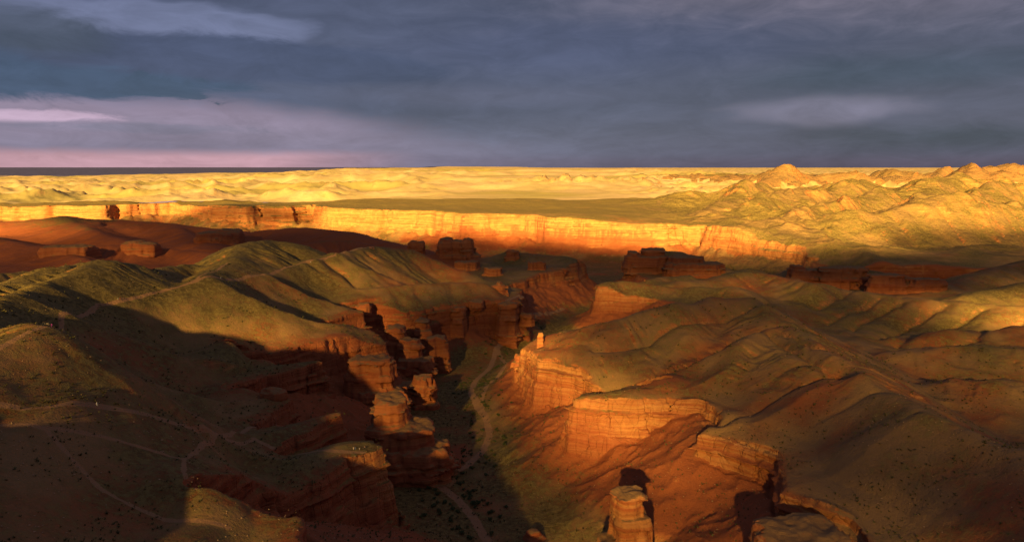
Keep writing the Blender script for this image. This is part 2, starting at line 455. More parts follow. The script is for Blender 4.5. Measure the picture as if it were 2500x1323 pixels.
OUT = [
    (-30, 60, 60), (-45, 150, 66),
    Z(770, 1310, 68), Z(640, 1278, 68), Z(500, 1232, 76), Z(590, 1250, 62)[:2] + (48,), Z(618, 1200, 66)[:2] + (50,), Z(640, 1220, 60)[:2] + (42,), Z(720, 1268, 48)[:2] + (28,), Z(690, 1195, 58)[:2] + (36,),
    Z(800, 1240, 40)[:2] + (16,), Z(880, 1268, 24)[:2] + (7,), Z(985, 1285, 8)[:2] + (2,), (-72, 372, 3), (-96, 362, 10), (-116, 348, 28), (-105, 378, 18), (-90, 397, 8), (-101, 412, 10), (-124, 400, 26), (-140, 378, 44),
    (-131, 426, 26), (-150, 441, 36), (-176, 426, 54), (-164, 455, 48), (-145, 478, 40), (-127, 494, 30), (-141, 506, 30), (-186, 488, 54), (-205, 490, 66),
    (-170, 514, 42), (-134, 558, 26), (-100, 590, 14), (-118, 616, 22), (-166, 608, 44), (-130, 668, 22), (-166, 682, 40), (-138, 700, 26), (-104, 700, 12),
    Z(1090, 830, 15), Z(1150, 800, 24), Z(1200, 822, 12), Z(1285, 830, 6),
    Z(1290, 762, 16), Z(1240, 730, 34), Z(1320, 708, 30), Z(1415, 695, 26), (122, 1080, 22), (60, 1180, 12), (-120, 1300, 8), (-350, 1420, 10), (-700, 1640, 12),
    (-1200, 1800, 14), (-1900, 1950, 20), (-3200, 2100, 20),
    (-3200, 2650, 20), (-2000, 2560, 16), (-1500, 2500, 16),
    Z(250, 536, 14), Z(420, 520, 26), Z(520, 540, 16), Z(600, 548, 10), Z(640, 543, 13), Z(700, 545, 12), Z(740, 540, 15), Z(790, 556, 8), Z(900, 560, 6), Z(1000, 568, 4), Z(1130, 585, -2), Z(1250, 580, 2),
    Z(1330, 592, -2), Z(1450, 596, -2), Z(1600, 602, -2), Z(1700, 596, 4), Z(1760, 612, 0), Z(1880, 626, 0), Z(1950, 640, -6),
    (640, 1330, -10), (900, 1290, -14), (1300, 1330, -14), (1900, 1420, -14), (1900, 1290, -10), (1200, 1190, -8), (700, 1150, -4), (420, 1200, 2), (260, 1190, 8),
    (200, 1150, 14), (172, 1092, 24), (186, 1058, 30), (205, 965, 40), (150, 905, 30), (100, 872, 22), Z(1440, 770, 20), (126, 829, 22), (168, 824, 36), (205, 796, 46), (122, 700, 40),
    Z(1400, 818, 40), Z(1338, 842, 34), Z(1430, 846, 46),
    Z(1310, 880, 34), Z(1250, 948, 18), Z(1300, 1005, 16), Z(1390, 1002, 22), Z(1450, 968, 40), Z(1620, 955, 52), Z(1480, 985, 40),
    Z(1352, 1085, 20), Z(1380, 1118, 16), Z(1460, 1120, 18), Z(1560, 1095, 26), Z(1640, 1050, 38), Z(1700, 1012, 50), Z(1740, 1035, 52),
    Z(1670, 1120, 38), Z(1790, 1165, 36), Z(1868, 1190, 36), Z(1880, 1262, 40), Z(1950, 1285, 42), Z(2060, 1320, 44), (118, 200, 48), (110, 130, 50), (70, 60, 50)]
OUTN = len(OUT)
_ox = np.array([p[0] for p in OUT])
_oy = np.array([p[1] for p in OUT])


def floor_level(x, y):
    t = np.clip((y - 900.0) / 420.0, 0, 1)
    return 0.0 + 0.0 * x - 38.0 * t * t * (3 - 2 * t)


_rr = np.random.default_rng(21)
_rx = np.arange(8192) / 4.0


def _wave(lam):
    n = int(2048 / lam) + 2
    v = _rr.uniform(-1, 1, n)
    v[-1] = v[0]
    v[-2] = v[0]
    q = _rx / lam
    i = q.astype(int)
    f = q - i
    f = f * f * (3 - 2 * f)
    return v[i] * (1 - f) + v[i + 1] * f


_run = np.clip(1 - 2.2 * np.abs(_wave(17.0)), 0, 1) ** 1.3 * 1.4 + 0.8 * np.clip(1 - 2.4 * np.abs(_wave(7.0)), 0, 1) + 0.35 * np.clip(1 - 2.4 * np.abs(_wave(3.4)), 0, 1) + 0.35 * _wave(41.0)


def fields(x, y):
    """for flat arrays: hills, signed distance into the canyon (+ inside), scree/floor level"""
    # hills
    b = base_level(x, y)
    acc = np.ones_like(x)
    s = 1.6 + 0.001 * y
    xw = x + 3 * pn(x / 45 + 3, y / 45) + 1.6 * pn(x / 14, y / 14 + 7)
    yw = y + 3 * pn(x / 45 + 41, y / 45 + 8) + 1.6 * pn(x / 14 + 5, y / 14 - 7)
    bb = (xw.min(), xw.max(), yw.min(), yw.max())
    bmin, smax = b.min(), s.max()
    for ri, (k, r, pts) in enumerate(RIDGES):
        h = None
        arc = 613.0 * ri
        size = 1.0 if pts[0][1] < 1000 else (1.8 if pts[0][1] < 1700 else 4.5)
        for p0, p1 in zip(pts[:-1], pts[1:]):
            L = math.hypot(p1[0] - p0[0], p1[1] - p0[1])
            arc += L
            if max(p0[2], p1[2]) - k * (box_far(bb, p0, p1) - r) < bmin - 5 * smax:
                continue
            d2, t = seg_dist(xw, yw, p0, p1)
            dd = np.sqrt(d2)
            hh = p0[2] + (p1[2] - p0[2]) * t - k * (np.sqrt(d2 + r * r) - r)
            # runnels cut down both flanks of every crest
            u = (arc - L + L * t + 0.22 * dd) / size
            ru = _run[(u * 4).astype(np.int64) & 8191]
            hh -= size * ru * np.clip(dd / (14 * size) - 0.12, 0, 1) * 2.7
            h = hh if h is None else np.maximum(h, hh)
        if h is not None:
            acc += np.exp(np.clip((h - b) / s, -40, 60))
    hills = b + s * np.log(acc)
    for dep, wid, pts in GULLY:
        best = np.full_like(x, 1e12)
        if min(box_far(bb, p0, p1) for p0, p1 in zip(pts[:-1], pts[1:])) > 4 * wid:
            continue
        for p0, p1 in zip(pts[:-1], pts[1:]):
            best = np.minimum(best, seg_dist(xw, yw, p0, p1)[0])
        hills = hills - 2.3 * dep * np.exp(-np.sqrt(best) / (0.8 * wid))
    # rougher with distance: mountains on the right, badlands on the left
    sizeable = np.clip((y - 150) / 800, 0.12, 1)
    rill = ridged(x, y, 34, 3, 0.5, 4.2)
    hills = hills + (rill - 0.7) * 1.5 * np.clip(1 - (y - 700) / 500, 0, 1)
    hills = hills + fbm(x, y, 60, 4, 0.5, 2.0) * 2.2 * sizeable
    mt = np.clip((x - 330) / 350, 0, 1) * np.clip((y - 1350) / 250, 0, 1) * np.clip((x * 1.0 - 0.16 * y + 150) / 300, 0, 1)
    hills = hills + mt * ((ridged(x, y, 380, 5, 0.5, 9.0) - 0.75) * 30 + fbm(x, y, 80, 4, 0.6, 7.0) * 8)
    bad = np.clip((y - 2500) / 700, 0, 1) * np.clip((-x - 200 + 0.02 * y) / 700, 0, 1)
    hills = hills + bad * (ridged(x * 0.7, y * 0.55, 380, 4, 0.5, 3.0) - 0.7) * 46 * np.clip(1.3 - y / 9000, 0.1, 1)
    hills = hills + fbm(x, y, 330, 3, 0.5, 5.0) * 9 * np.clip((y - 900) / 900, 0, 1)
    # canyon outline
    amp = np.clip(0.55 + y / 1400, 0.6, 2.0)
    wx = x + amp * (5.0 * pn(x / 26, y / 26 + 50) + 1.5 * pn(x / 9.5, y / 9.5 + 20))
    wy = y + amp * (5.0 * pn(x / 26 + 60, y / 26) + 1.5 * pn(x / 9.5 + 30, y / 9.5))
    d2 = np.full_like(x, 1e12)
    inside = np.zeros(x.shape, bool)
    talus = np.full_like(x, -1e3)
    tn = 0.75 + 0.9 * fbm(x, y, 48, 2, 0.5, 8.0)
    tslope = 0.56
    bb = (wx.min(), wx.max(), wy.min(), wy.max())
    reach = min(box_reach(bb, p) for p in OUT)
    fmin = floor_level(bb[0], bb[3])
    for i in range(OUTN):
        p0, p1 = OUT[i], OUT[(i + 1) % OUTN]
        bf = box_far(bb, p0, p1)
        if bf <= reach or max(p0[2], p1[2]) - tslope * bf > fmin - 10:
            dd, t = seg_dist(wx, wy, p0, p1)
            d2 = np.minimum(d2, dd)
            talus = np.maximum(talus, p0[2] + (p1[2] - p0[2]) * t - tslope * np.sqrt(dd))
        if p0[1] != p1[1] and max(p0[1], p1[1]) >= bb[2] and min(p0[1], p1[1]) <= bb[3] and max(p0[0], p1[0]) >= bb[0]:
            c = (p0[1] > wy) != (p1[1] > wy)
            xc = p0[0] + (wy - p0[1]) * (p1[0] - p0[0]) / (p1[1] - p0[1])
            inside ^= c & (wx < xc)
    D = np.sqrt(d2) * np.where(inside, 1.0, -1.0)
    fr = np.clip((y - 1500) / 350, 0, 1)
    D = D + fr * (26 * pn(x / 190 + 4, y / 190) + 34 * np.exp(-(pn(x / 240 + 11, y / 420 + 5) / 0.05) ** 2) * np.clip(1 + D / 90, 0, 1))
    D0 = D
    # clefts
    cn = pn(x / 21 + 80, y / 21 - 30)
    D = D + np.where(D < 2, 4.0 * np.exp(-(cn / 0.03) ** 2) * np.clip(0.35 + 2 * pn(x / 55, y / 55 + 3), 0, 1), 0.0) * np.clip(0.7 + y / 1500, 0.7, 2)
    fl = floor_level(x, y)
    talus = talus + (tn - 0.75) * 7 * np.clip((talus - fl) / 12, 0, 1) * np.clip(y / 900, 0.5, 2.2)
    ss = 2.5
    ground = fl + ss * np.log1p(np.exp(np.clip((talus - fl) / ss, -30, 40))) + 0.5 * fbm(x, y, 30, 3, 0.5, 6.0) + 0.012 * np.maximum(0, 40 - D) ** 1.2
    ground = ground + np.clip((talus - fl) / 10, 0, 1) * (ridged(x, y, 15, 3, 0.55, 14.0) - 0.6) * 1.5 * np.clip(y / 500, 0.8, 1.3)
    # the cap bed: near the edge the land lies no higher than the hard bed that makes the rim
    c0 = np.interp(y, [300, 350, 430, 520, 620, 800, 1000, 1150, 1300, 1700], [52, 52, 55, 60, 62, 67, 62, 58, 70, 90])
    cap = np.maximum(c0, talus + 13) + 0.26 * np.maximum(-D0 - 3, 0) + 0.42 * np.maximum(-D0 - 24, 0) + 26 * np.clip((-x - 118) / 50, 0, 1) * np.clip((350 - y) / 60, 0, 1) + 2.2 * fbm(x, y, 40, 2, 0.5, 40.0) + np.clip((y - 1300) / 300, 0, 1) * 400
    dlt = (hills - cap) / 3.0
    hills = np.minimum(hills, cap) - 3.0 * np.log1p(np.exp(-np.clip(np.abs(dlt), 0, 30)))
    return hills, D, ground


# strata: how far each bed stands out (metres of D)
_zt = np.arange(-80, 220, 0.25)
_sr = np.random.default_rng(5)
_str = np.zeros_like(_zt)
_z = -80.0
while _z < 220:
    th = _sr.choice([0.9, 1.4, 2.2, 3.4, 5.0], p=[.2, .25, .25, .2, .1])
    _str[(_zt >= _z) & (_zt < _z + th)] = _sr.uniform(-1, 1) * (1.0 if th > 1.2 else 0.7)
    _z += th
_kern = np.ones(3) / 3
_str = np.convolve(_str, _kern, 'same')
_bench = np.zeros_like(_zt)
for zb, wb in ((14, 3.2), (31, 4.0), (47, 2.5), (-12, 3.0), (63, 2.0)):
    _bench += np.where(_zt > zb, wb, 0.0)
_bench -= _bench[(_zt > 20).argmax()]
_bench = np.convolve(_bench, np.ones(4) / 4, 'same')
STEEP = 8.5
# every bed has its own broken edge: a wrapped table of noise, shifted from bed to bed
_layer = np.concatenate([[0], np.cumsum(np.abs(np.diff(_str)) > 0.25)]).astype(np.int64)
_u, _v = np.meshgrid(np.arange(256) / 256.0, np.arange(256) / 256.0, indexing='ij')


def _wrapnoise(per, seed):
    r = np.random.default_rng(seed)
    g_ = r.normal(0, 1, (per, per))
    i, j = (_u * per).astype(int), (_v * per).astype(int)
    a, b = _u * per - i, _v * per - j
    a, b = a * a * (3 - 2 * a), b * b * (3 - 2 * b)
    q = lambda m, n: g_[m % per, n % per]
    return (q(i, j) * (1 - a) + q(i + 1, j) * a) * (1 - b) + (q(i, j + 1) * (1 - a) + q(i + 1, j + 1) * a) * b


_NTAB = 0.55 * _wrapnoise(24, 1) + 0.45 * _wrapnoise(56, 2) + 0.25 * _wrapnoise(110, 3)


def bed_noise(x, y, idx, cell):
    sc_ = 1.0 / max(1.0, cell * 0.7)
    xi, yi = (x * sc_).astype(np.int64), (y * sc_).astype(np.int64)
    L = _layer[idx] // 2
    return _NTAB[(xi + 61 * L) & 255, (yi + 113 * L) & 255]




def cliff3(D, ground, z, und, amp, x, y, cell):
    """height of the cut at depth z: solid where the return value > z"""
    idx = np.clip(((z + und + 80) * 4).astype(np.int32), 0, len(_zt) - 1)
    # beds stand out or sit back; every bench recesses the wall above it
    off = -amp * _str[idx] * 1.7 + _bench[idx] * 0.55
    off = off + 1.15 * max(1.0, cell * 0.36) * bed_noise(x, y, idx, cell)
    Dw = D + off
    return np.where(Dw < 0, ground + STEEP * (-Dw), ground)


def height(x, y):
    x = np.asarray(x, float).ravel()
    y = np.asarray(y, float).ravel()
    h, D, g = fields(x, y)
    return np.minimum(h, np.where(D < 0, g + STEEP * (-D), g))


def hit(pixels, ymin=100.0, ymax=4000.0, n=420, tol=0.0):
    """where the sight lines through these pixels meet the ground"""
    Y = np.geomspace(ymin, ymax, n)
    res = []
    for i in range(0, len(pixels), 12):
        blk = pixels[i:i + 12]
        rr = np.array([ray(*p) for p in blk])
        X_ = np.outer(rr[:, 0] / rr[:, 1], Y)
        Z_ = ZC + np.outer(rr[:, 2] / rr[:, 1], Y)
        Y_ = np.broadcast_to(Y, X_.shape)
        G = height(X_, Y_).reshape(X_.shape) - Z_
        k = np.argmax(G > 0, axis=1)
        if tol > 0:                         # a crest that the sight line only just clears counts as met
            pk = np.zeros(G.shape, bool)
            pk[:, 1:-1] = (G[:, 1:-1] > -tol) & (G[:, 1:-1] >= G[:, :-2]) & (G[:, 1:-1] >= G[:, 2:])
            k = np.argmax((G > 0) | pk, axis=1)
        for j in range(len(blk)):
            kk = max(1, k[j])
            g0, g1 = G[j, kk - 1], G[j, kk]
            t = 1.0 if (g1 <= 0 or g1 == g0) else np.clip(-g0 / (g1 - g0), 0, 1)
            yy = Y[kk - 1] + t * (Y[kk] - Y[kk - 1])
            r = rr[j]
            res.append((r[0] / r[1] * yy, yy, ZC + r[2] / r[1] * yy))
    return res


# place the gullies on the ungullied hills
_flat = [p for g in GULLY_PX for p in g[2]]
_pos = hit(_flat, 140, 1500)
_i = 0
for dep, wid, pts in GULLY_PX:
    q = _pos[_i:_i + len(pts)]
    _i += len(pts)
    GULLY.append((dep, wid, q))

# the dirt road on the canyon floor and the foot paths on the hills
ROAD = [Z(x, y, 0.5)[:2] for x, y in [(1230, 1380), (1190, 1320), (1155, 1260), (1115, 1215), (1072, 1180), (1085, 1160), (1140, 1135), (1180, 1100), (1196, 1060), (1185, 1025), (1165, 1000), (1150, 965), (1160, 930), (1195, 900), (1210, 865), (1240, 838), (1300, 802), (1375, 768)]]
ROAD2 = [Z(x, y, 0.5)[:2] for x, y in [(1196, 1050), (1172, 1000), (1190, 960), (1225, 925), (1245, 900), (1225, 875), (1215, 862)]]
PATH_PX = [
    (1.6, [(-60, 880), (0, 846), (60, 814), (115, 785), (150, 765), (180, 750), (240, 742), (292, 733), (350, 720), (400, 708), (440, 697)]),
    (1.7, [(440, 697), (480, 685), (540, 679), (600, 674), (640, 670), (690, 654), (730, 642), (760, 634), (800, 626), (815, 623), (850, 612), (870, 607), (905, 603)]),
    (1.4, [(440, 697), (480, 680), (520, 662), (555, 640)]),
    (1.5, [(-60, 987), (0, 986), (130, 991), (240, 989), (330, 1003), (430, 1033), (480, 1047), (530, 1057)]),
    (1.5, [(530, 1057), (570, 1052), (610, 1041), (680, 1016), (740, 999)]),
    (1.5, [(530, 1057), (620, 1069), (700, 1083), (800, 1098), (890, 1102)]),
    (1.2, [(530, 1057), (500, 1081), (450, 1119), (400, 1106), (330, 1085), (250, 1064), (170, 1048), (100, 1042), (0, 1037)]),
    (1.1, [(450, 1119), (448, 1150), (460, 1172), (480, 1188)]),
    (0.9, [(110, 1044), (170, 1111), (240, 1186), (340, 1241), (450, 1269), (560, 1286)]),
]
_flat = [p for g in PATH_PX for p in g[1]]
# the paths follow crest lines: take the crest points where they are listed, else the ground hit
_pos = hit([(x, y + 1.5) for x, y in _flat], 120, 1500, tol=6.0)
PATHS = []
_i = 0
for wd, pts in PATH_PX:
    PATHS.append((wd, [p[:2] for p in _pos[_i:_i + len(pts)]]))
    _i += len(pts)
print('features placed %.1f' % (time.time() - T0))


def line_dist(x, y, pts):
    best = np.full_like(x, 1e12)
    for p0, p1 in zip(pts[:-1], pts[1:]):
        best = np.minimum(best, seg_dist(x, y, p0, p1)[0])
    return np.sqrt(best)


# ------------------------------------------------------------------ materials of the land
def new_mat(name):
    m = bpy.data.materials.new(name)
    m.use_nodes = True
    return m, NT(m.node_tree)


def finish(t, col, rough=0.95, normal=None, spec=0.15):
    b = t.n('ShaderNodeBsdfPrincipled')
    t.set(b.inputs['Base Color'], col)
    t.set(b.inputs['Roughness'], rough)
    b.inputs['Specular IOR Level'].default_value = spec
    if normal is not None:
        t.set(b.inputs['Normal'], normal)
    o = t.n('ShaderNodeOutputMaterial')
    t.t.links.new(b.outputs[0], o.inputs['Surface'])
    return b


def bump(t, h, strength=0.6, dist=0.4):
    nd = t.n('ShaderNodeBump')
    nd.inputs['Strength'].default_value = strength
    nd.inputs['Distance'].default_value = dist
    t.set(nd.inputs['Height'], h)
    return nd.outputs[0]


def rock_colour(t, pos, sepz):
    """banded red and buff sandstone"""
    wob = t.noise(pos, 0.02, 3.0)
    zz = t.m('ADD', sepz, t.m('MULTIPLY', wob, 9.0))
    v1 = t.n('ShaderNodeCombineXYZ', i0=0.0, i1=0.0, i2=zz).outputs[0]
    # squash x,y so that the beds run level but are not perfectly even
    sq = t.n('ShaderNodeVectorMath', {'operation': 'MULTIPLY'}, i0=pos, i1=(0.02, 0.02, 0.0))
    vv = t.n('ShaderNodeVectorMath', {'operation': 'ADD'}, i0=v1, i1=sq.outputs[0]).outputs[0]
    band = t.noise(vv, 0.35, 5.0, 0.7)
    thin = t.noise(vv, 1.3, 3.0, 0.7)
    blotch = t.noise(pos, 0.09, 5.0, 0.6)
    c = t.mix(t.step(band, 0.36, 0.66), (0.27, 0.078, 0.029), (0.40, 0.185, 0.066))
    c = t.mix(t.m('MULTIPLY', t.step(thin, 0.56, 0.72), 0.6), c, (0.44, 0.225, 0.095))
    c = t.mix(t.m('MULTIPLY', t.step(thin, 0.44, 0.28), 0.55), c, (0.16, 0.05, 0.025))
    c = t.mix(t.m('MULTIPLY', t.step(blotch, 0.5, 0.72), 0.5), c, (0.44, 0.21, 0.09))
    return c, band, thin


def land_material():
    m, t = new_mat('canyon_land')
    geo = t.n('ShaderNodeNewGeometry')
    pos = geo.outputs['Position']
    nz = t.n('ShaderNodeSeparateXYZ', i0=geo.outputs['True Normal']).outputs[2]
    pz = t.n('ShaderNodeSeparateXYZ', i0=pos).outputs[2]
    at = t.n('ShaderNodeAttribute', {'attribute_name': 'ground'})
    a = t.n('ShaderNodeSeparateColor', i0=at.outputs['Color'])
    road, green, red = a.outputs[0], a.outputs[1], a.outputs[2]
    dist = at.outputs['Alpha']
    rock, band, thin = rock_colour(t, pos, pz)
    n1 = t.noise(pos, 0.05, 4.0, 0.6)
    n2 = t.noise(pos, 0.30, 4.0, 0.7)
    n3 = t.noise(pos, 0.85, 4.0, 0.75)
    # soil from ochre to red
    soil = t.mix(t.step(t.m('ADD', red, t.m('MULTIPLY', t.m('SUBTRACT', n1, 0.5), 0.9)), 0.25, 0.75), (0.235, 0.135, 0.056), (0.25, 0.068, 0.025))
    soil = t.mix(t.m('MULTIPLY', n2, 0.35), soil, (0.16, 0.07, 0.030))
    grass = t.mix(t.step(n2, 0.36, 0.64), (0.068, 0.051, 0.016), (0.165, 0.122, 0.040))
    gf = t.m('ADD', green, t.m('ADD', t.m('MULTIPLY', t.m('SUBTRACT', n1, 0.5), 0.8), t.m('MULTIPLY', t.m('SUBTRACT', n2, 0.5), 0.9)))
    gf = t.m('MULTIPLY', t.step(gf, 0.28, 0.72), 0.92)
    ground = t.mix(gf, soil, grass)
    # low dark scrub in speckles
    sp = t.m('MULTIPLY', t.step(n3, 0.57, 0.66), t.step(t.m('ADD', green, n1), 0.75, 1.1))
    ground = t.mix(t.m('MULTIPLY', sp, 0.7), ground, (0.040, 0.040, 0.016))
        # bare trodden earth
    rd = t.step(t.m('ADD', road, t.m('MULTIPLY', t.m('SUBTRACT', n2, 0.5), 0.5)), 0.35, 0.62)
    ground = t.mix(t.m('MULTIPLY', rd, 0.9), ground, t.mix(n2, (0.23, 0.122, 0.060), (0.31, 0.165, 0.083)))
    steep = t.step(t.m('ADD', nz, t.m('MULTIPLY', t.m('SUBTRACT', n2, 0.5), 0.30)), 0.72, 0.52)
    mtn = t.step(t.m('ADD', t.noise(pos, 0.006, 5.0, 0.65), t.m('MULTIPLY', t.m('SUBTRACT', n1, 0.5), 0.5)), 0.48, 0.62)
    ground = t.mix(t.m('MULTIPLY', t.m('MULTIPLY', mtn, t.m('SUBTRACT', 1.0, dist)), 0.85), ground, t.mix(n2, (0.085, 0.050, 0.026), (0.22, 0.14, 0.062)))
    rock = t.mix(t.m('MULTIPLY', t.step(red, 0.6, 1.0), 0.75), rock, t.mix(band, (0.15, 0.030, 0.016), (0.30, 0.085, 0.036)))
    col = t.mix(steep, ground, rock)
    hgt = t.m('ADD', t.m('MULTIPLY', n2, 1.3), t.m('MULTIPLY', n3, 0.9))
    hgt = t.m('ADD', hgt, t.m('MULTIPLY', t.m('MULTIPLY', thin, steep), 2.0))
    crack = t.n('ShaderNodeTexVoronoi', {'feature': 'DISTANCE_TO_EDGE'}, Scale=0.16)
    sqv = t.n('ShaderNodeVectorMath', {'operation': 'MULTIPLY'}, i0=pos, i1=(1.0, 1.0, 0.45))
    t.set(crack.inputs['Vector'], sqv.outputs[0])
    hgt = t.m('ADD', hgt, t.m('MULTIPLY', t.m('MULTIPLY', t.step(crack.outputs[0], 0.0, 0.06), steep), 0.8))
    hgt = t.m('ADD', hgt, t.m('MULTIPLY', t.m('SUBTRACT', 1.0, dist), t.m('MULTIPLY', t.noise(pos, 0.035, 4.0, 0.7), 22.0)))
    finish(t, col, 0.95, bump(t, hgt, 0.85, 0.7))
    return m


MAT_LAND = land_material()


def far_material():
    m, t = new_mat('far_plain_land')
    geo = t.n('ShaderNodeNewGeometry')
    pos = geo.outputs['Position']
    nz = t.n('ShaderNodeSeparateXYZ', i0=geo.outputs['True Normal']).outputs[2]
    pz = t.n('ShaderNodeSeparateXYZ', i0=pos).outputs[2]
    at = t.n('ShaderNodeAttribute', {'attribute_name': 'ground'})
    a = t.n('ShaderNodeSeparateColor', i0=at.outputs['Color'])
    n1 = t.noise(pos, 0.0035, 7.0, 0.6)
    n2 = t.noise(pos, 0.02, 6.0, 0.65)
    c = t.mix(t.step(n1, 0.38, 0.62), (0.36, 0.265, 0.165), (0.29, 0.225, 0.115))
    c = t.mix(t.m('MULTIPLY', t.step(n2, 0.5, 0.7), 0.45), c, (0.30, 0.17, 0.075))
    c = t.mix(t.step(a.outputs[1], 0.3, 0.8), c, t.mix(n2, (0.20, 0.17, 0.065), (0.30, 0.235, 0.09)))
    rock = t.mix(t.step(n2, 0.4, 0.6), (0.26, 0.145, 0.07), (0.42, 0.28, 0.13))
    c = t.mix(t.m('MULTIPLY', t.step(t.m('ADD', nz, t.m('MULTIPLY', t.m('SUBTRACT', n2, 0.5), 0.3)), 0.92, 0.72), 0.9), c, rock)
    c = t.mix(a.outputs[0], c, t.mix(n1, (0.022, 0.026, 0.11), (0.032, 0.034, 0.13)))  # distant band: cloud shade and blue haze put into the ground colour
    finish(t, c, 0.95, bump(t, n2, 0.6, 6.0))
    return m


MAT_FAR = far_material()

# ------------------------------------------------------------------ surface nets over the implicit land
def build_land(cell, y0, y1, tile=56, zsnap=None):
    """returns verts (n,3), quads (m,4)"""
    hwid = lambda y: 0.82 * y + 60
    nx = int(math.ceil(hwid(y1) / cell))
    gx0, gy0 = -nx, int(math.floor(y0 / cell))
    gx1, gy1 = nx, int(math.ceil(y1 / cell))
    verts, keys, quads, extra = [], [], [], []
    NX, NY, NZ = 2 * nx + 8, gy1 - gy0 + 8, 4096
    zc = cell
    for ty in range(gy0, gy1, tile):
        for tx in range(gx0, gx1, tile):
            xa, ya = tx * cell, ty * cell
            far = (ty + tile) * cell
            near_edge = max(0.0, abs(xa + tile * cell / 2) - tile * cell / 2)
            if near_edge > hwid(min(far, y1)):
                continue
            ix = np.arange(tx - 1, min(tx + tile, gx1) + 1)
            iy = np.arange(ty - 1, min(ty + tile, gy1) + 1)
            X, Y = np.meshgrid(ix * cell, iy * cell, indexing='ij')
            h, D, g = fields(X.ravel().astype(float), Y.ravel().astype(float))
            und = 5.0 * pn(X.ravel() / 160, Y.ravel() / 160) + 1.2 * pn(X.ravel() / 23, Y.ravel() / 23)
            amp = np.clip(0.75 + 0.9 * pn(X.ravel() / 31 + 9, Y.ravel() / 31), 0.25, 1.5) * (0.8 + cell * 0.25)
            lo = np.minimum(h, np.where(D - 8 < 0, np.minimum(g, h), g))
            hi = np.minimum(h, np.where(D - 12 < 0, g + STEEP * (12 - D), g))
            k0 = int(math.floor(lo.min() / zc)) - 2
            k1 = int(math.ceil(hi.max() / zc)) + 3
            kz = np.arange(k0, k1)
            z = (kz * zc)[None, :]
            nr = (D < 14) & (D > -34)
            c3 = np.where(D < 0, g + STEEP * (-D), g)[:, None] + np.zeros_like(z)
            if nr.any():
                c3[nr] = cliff3(D[nr][:, None], g[nr][:, None], z, und[nr][:, None], amp[nr][:, None], X.ravel()[nr][:, None], Y.ravel()[nr][:, None], cell)
            f = np.minimum(h[:, None], c3) - z
            f = np.clip(f, -4 * cell, 4 * cell)
            f = f.reshape(len(ix), len(iy), len(kz))
            s = f > 0
            # cells
            corners = [(a, b, c) for a in (0, 1) for b in (0, 1) for c in (0, 1)]
            sl = lambda A, a, b, c: A[a:A.shape[0] - 1 + a, b:A.shape[1] - 1 + b, c:A.shape[2] - 1 + c]
            cnt = sum(sl(s, *c).astype(np.int8) for c in corners)
            act = (cnt > 0) & (cnt < 8)
            ci, cj, ck = np.nonzero(act)
            if len(ci) == 0:
                continue
            P = np.zeros((len(ci), 3))
            N = np.zeros(len(ci))
            for a in corners:
                for ax in range(3):
                    if a[ax]:
                        continue
                    b = list(a)
                    b[ax] = 1
                    fa = f[ci + a[0], cj + a[1], ck + a[2]]
                    fb = f[ci + b[0], cj + b[1], ck + b[2]]
                    m_ = (fa > 0) != (fb > 0)
                    t = np.where(m_, fa / np.where(m_, fa - fb, 1), 0)
                    for d in range(3):
                        P[:, d] += m_ * (a[d] + (t if d == ax else 0))
                    N += m_
            P /= N[:, None]
            P[:, 0] = (ix[0] + ci + P[:, 0]) * cell
            P[:, 1] = (iy[0] + cj + P[:, 1]) * cell
            P[:, 2] = (kz[0] + ck + P[:, 2]) * zc
            def key(i, j, k):
                return ((ix[0] + i - gx0 + 4) * NY + (iy[0] + j - gy0 + 4)) * NZ + (kz[0] + k + 2000)
            verts.append(P)
            col_ = ci * len(iy) + cj
            extra.append(np.stack([D[col_], g[col_], h[col_]], 1))
            keys.append(key(ci, cj, ck))
            # quads from edges whose base point is not the tile's margin row
            for ax in range(3):
                e = [slice(1, None)] * 3
                n_ = [1, 1, 1]
                n_[ax] = 0
                sh = s.shape
                A = s[1:sh[0] - n_[0] * 0 - (1 if ax == 0 else 1), 1:sh[1] - 1, 1:sh[2] - 1]
                o = [0, 0, 0]
                o[ax] = 1
                B = s[1 + o[0]:sh[0] - 1 + o[0], 1 + o[1]:sh[1] - 1 + o[1], 1 + o[2]:sh[2] - 1 + o[2]]
                qi, qj, qk = np.nonzero(A != B)
                if len(qi) == 0:
                    continue
                sa = A[qi, qj, qk]
                qi, qj, qk = qi + 1, qj + 1, qk + 1
                u, v = [(1, 2), (2, 0), (0, 1)][ax]
                def off(du, dv):
                    p = [qi, qj, qk]
                    p = [p[0].copy(), p[1].copy(), p[2].copy()]
                    p[u] = p[u] - du
                    p[v] = p[v] - dv
                    return key(*p)
                q = np.stack([off(1, 1), off(0, 1), off(0, 0), off(1, 0)], 1)
                q[~sa] = q[~sa][:, ::-1]
                quads.append(q)
    V = np.concatenate(verts)
    Kk = np.concatenate(keys)
    Q = np.concatenate(quads)
    uk, first = np.unique(Kk, return_index=True)
    V = V[first]
    X3 = np.concatenate(extra)[first]
    idx = np.searchsorted(uk, Q)
    idx = np.clip(idx, 0, len(uk) - 1)
    ok = (uk[idx] == Q).all(1)
    Q = idx[ok]
    return V, Q, X3


def vert_normals(V, Q):
    n = np.cross(V[Q[:, 2]] - V[Q[:, 0]], V[Q[:, 3]] - V[Q[:, 1]])
    N = np.zeros_like(V)
    for i in range(4):
        for d in range(3):
            N[:, d] += np.bincount(Q[:, i], n[:, d], len(V))
    N /= np.linalg.norm(N, axis=1)[:, None] + 1e-9
    return N, n / (np.linalg.norm(n, axis=1)[:, None] + 1e-9)


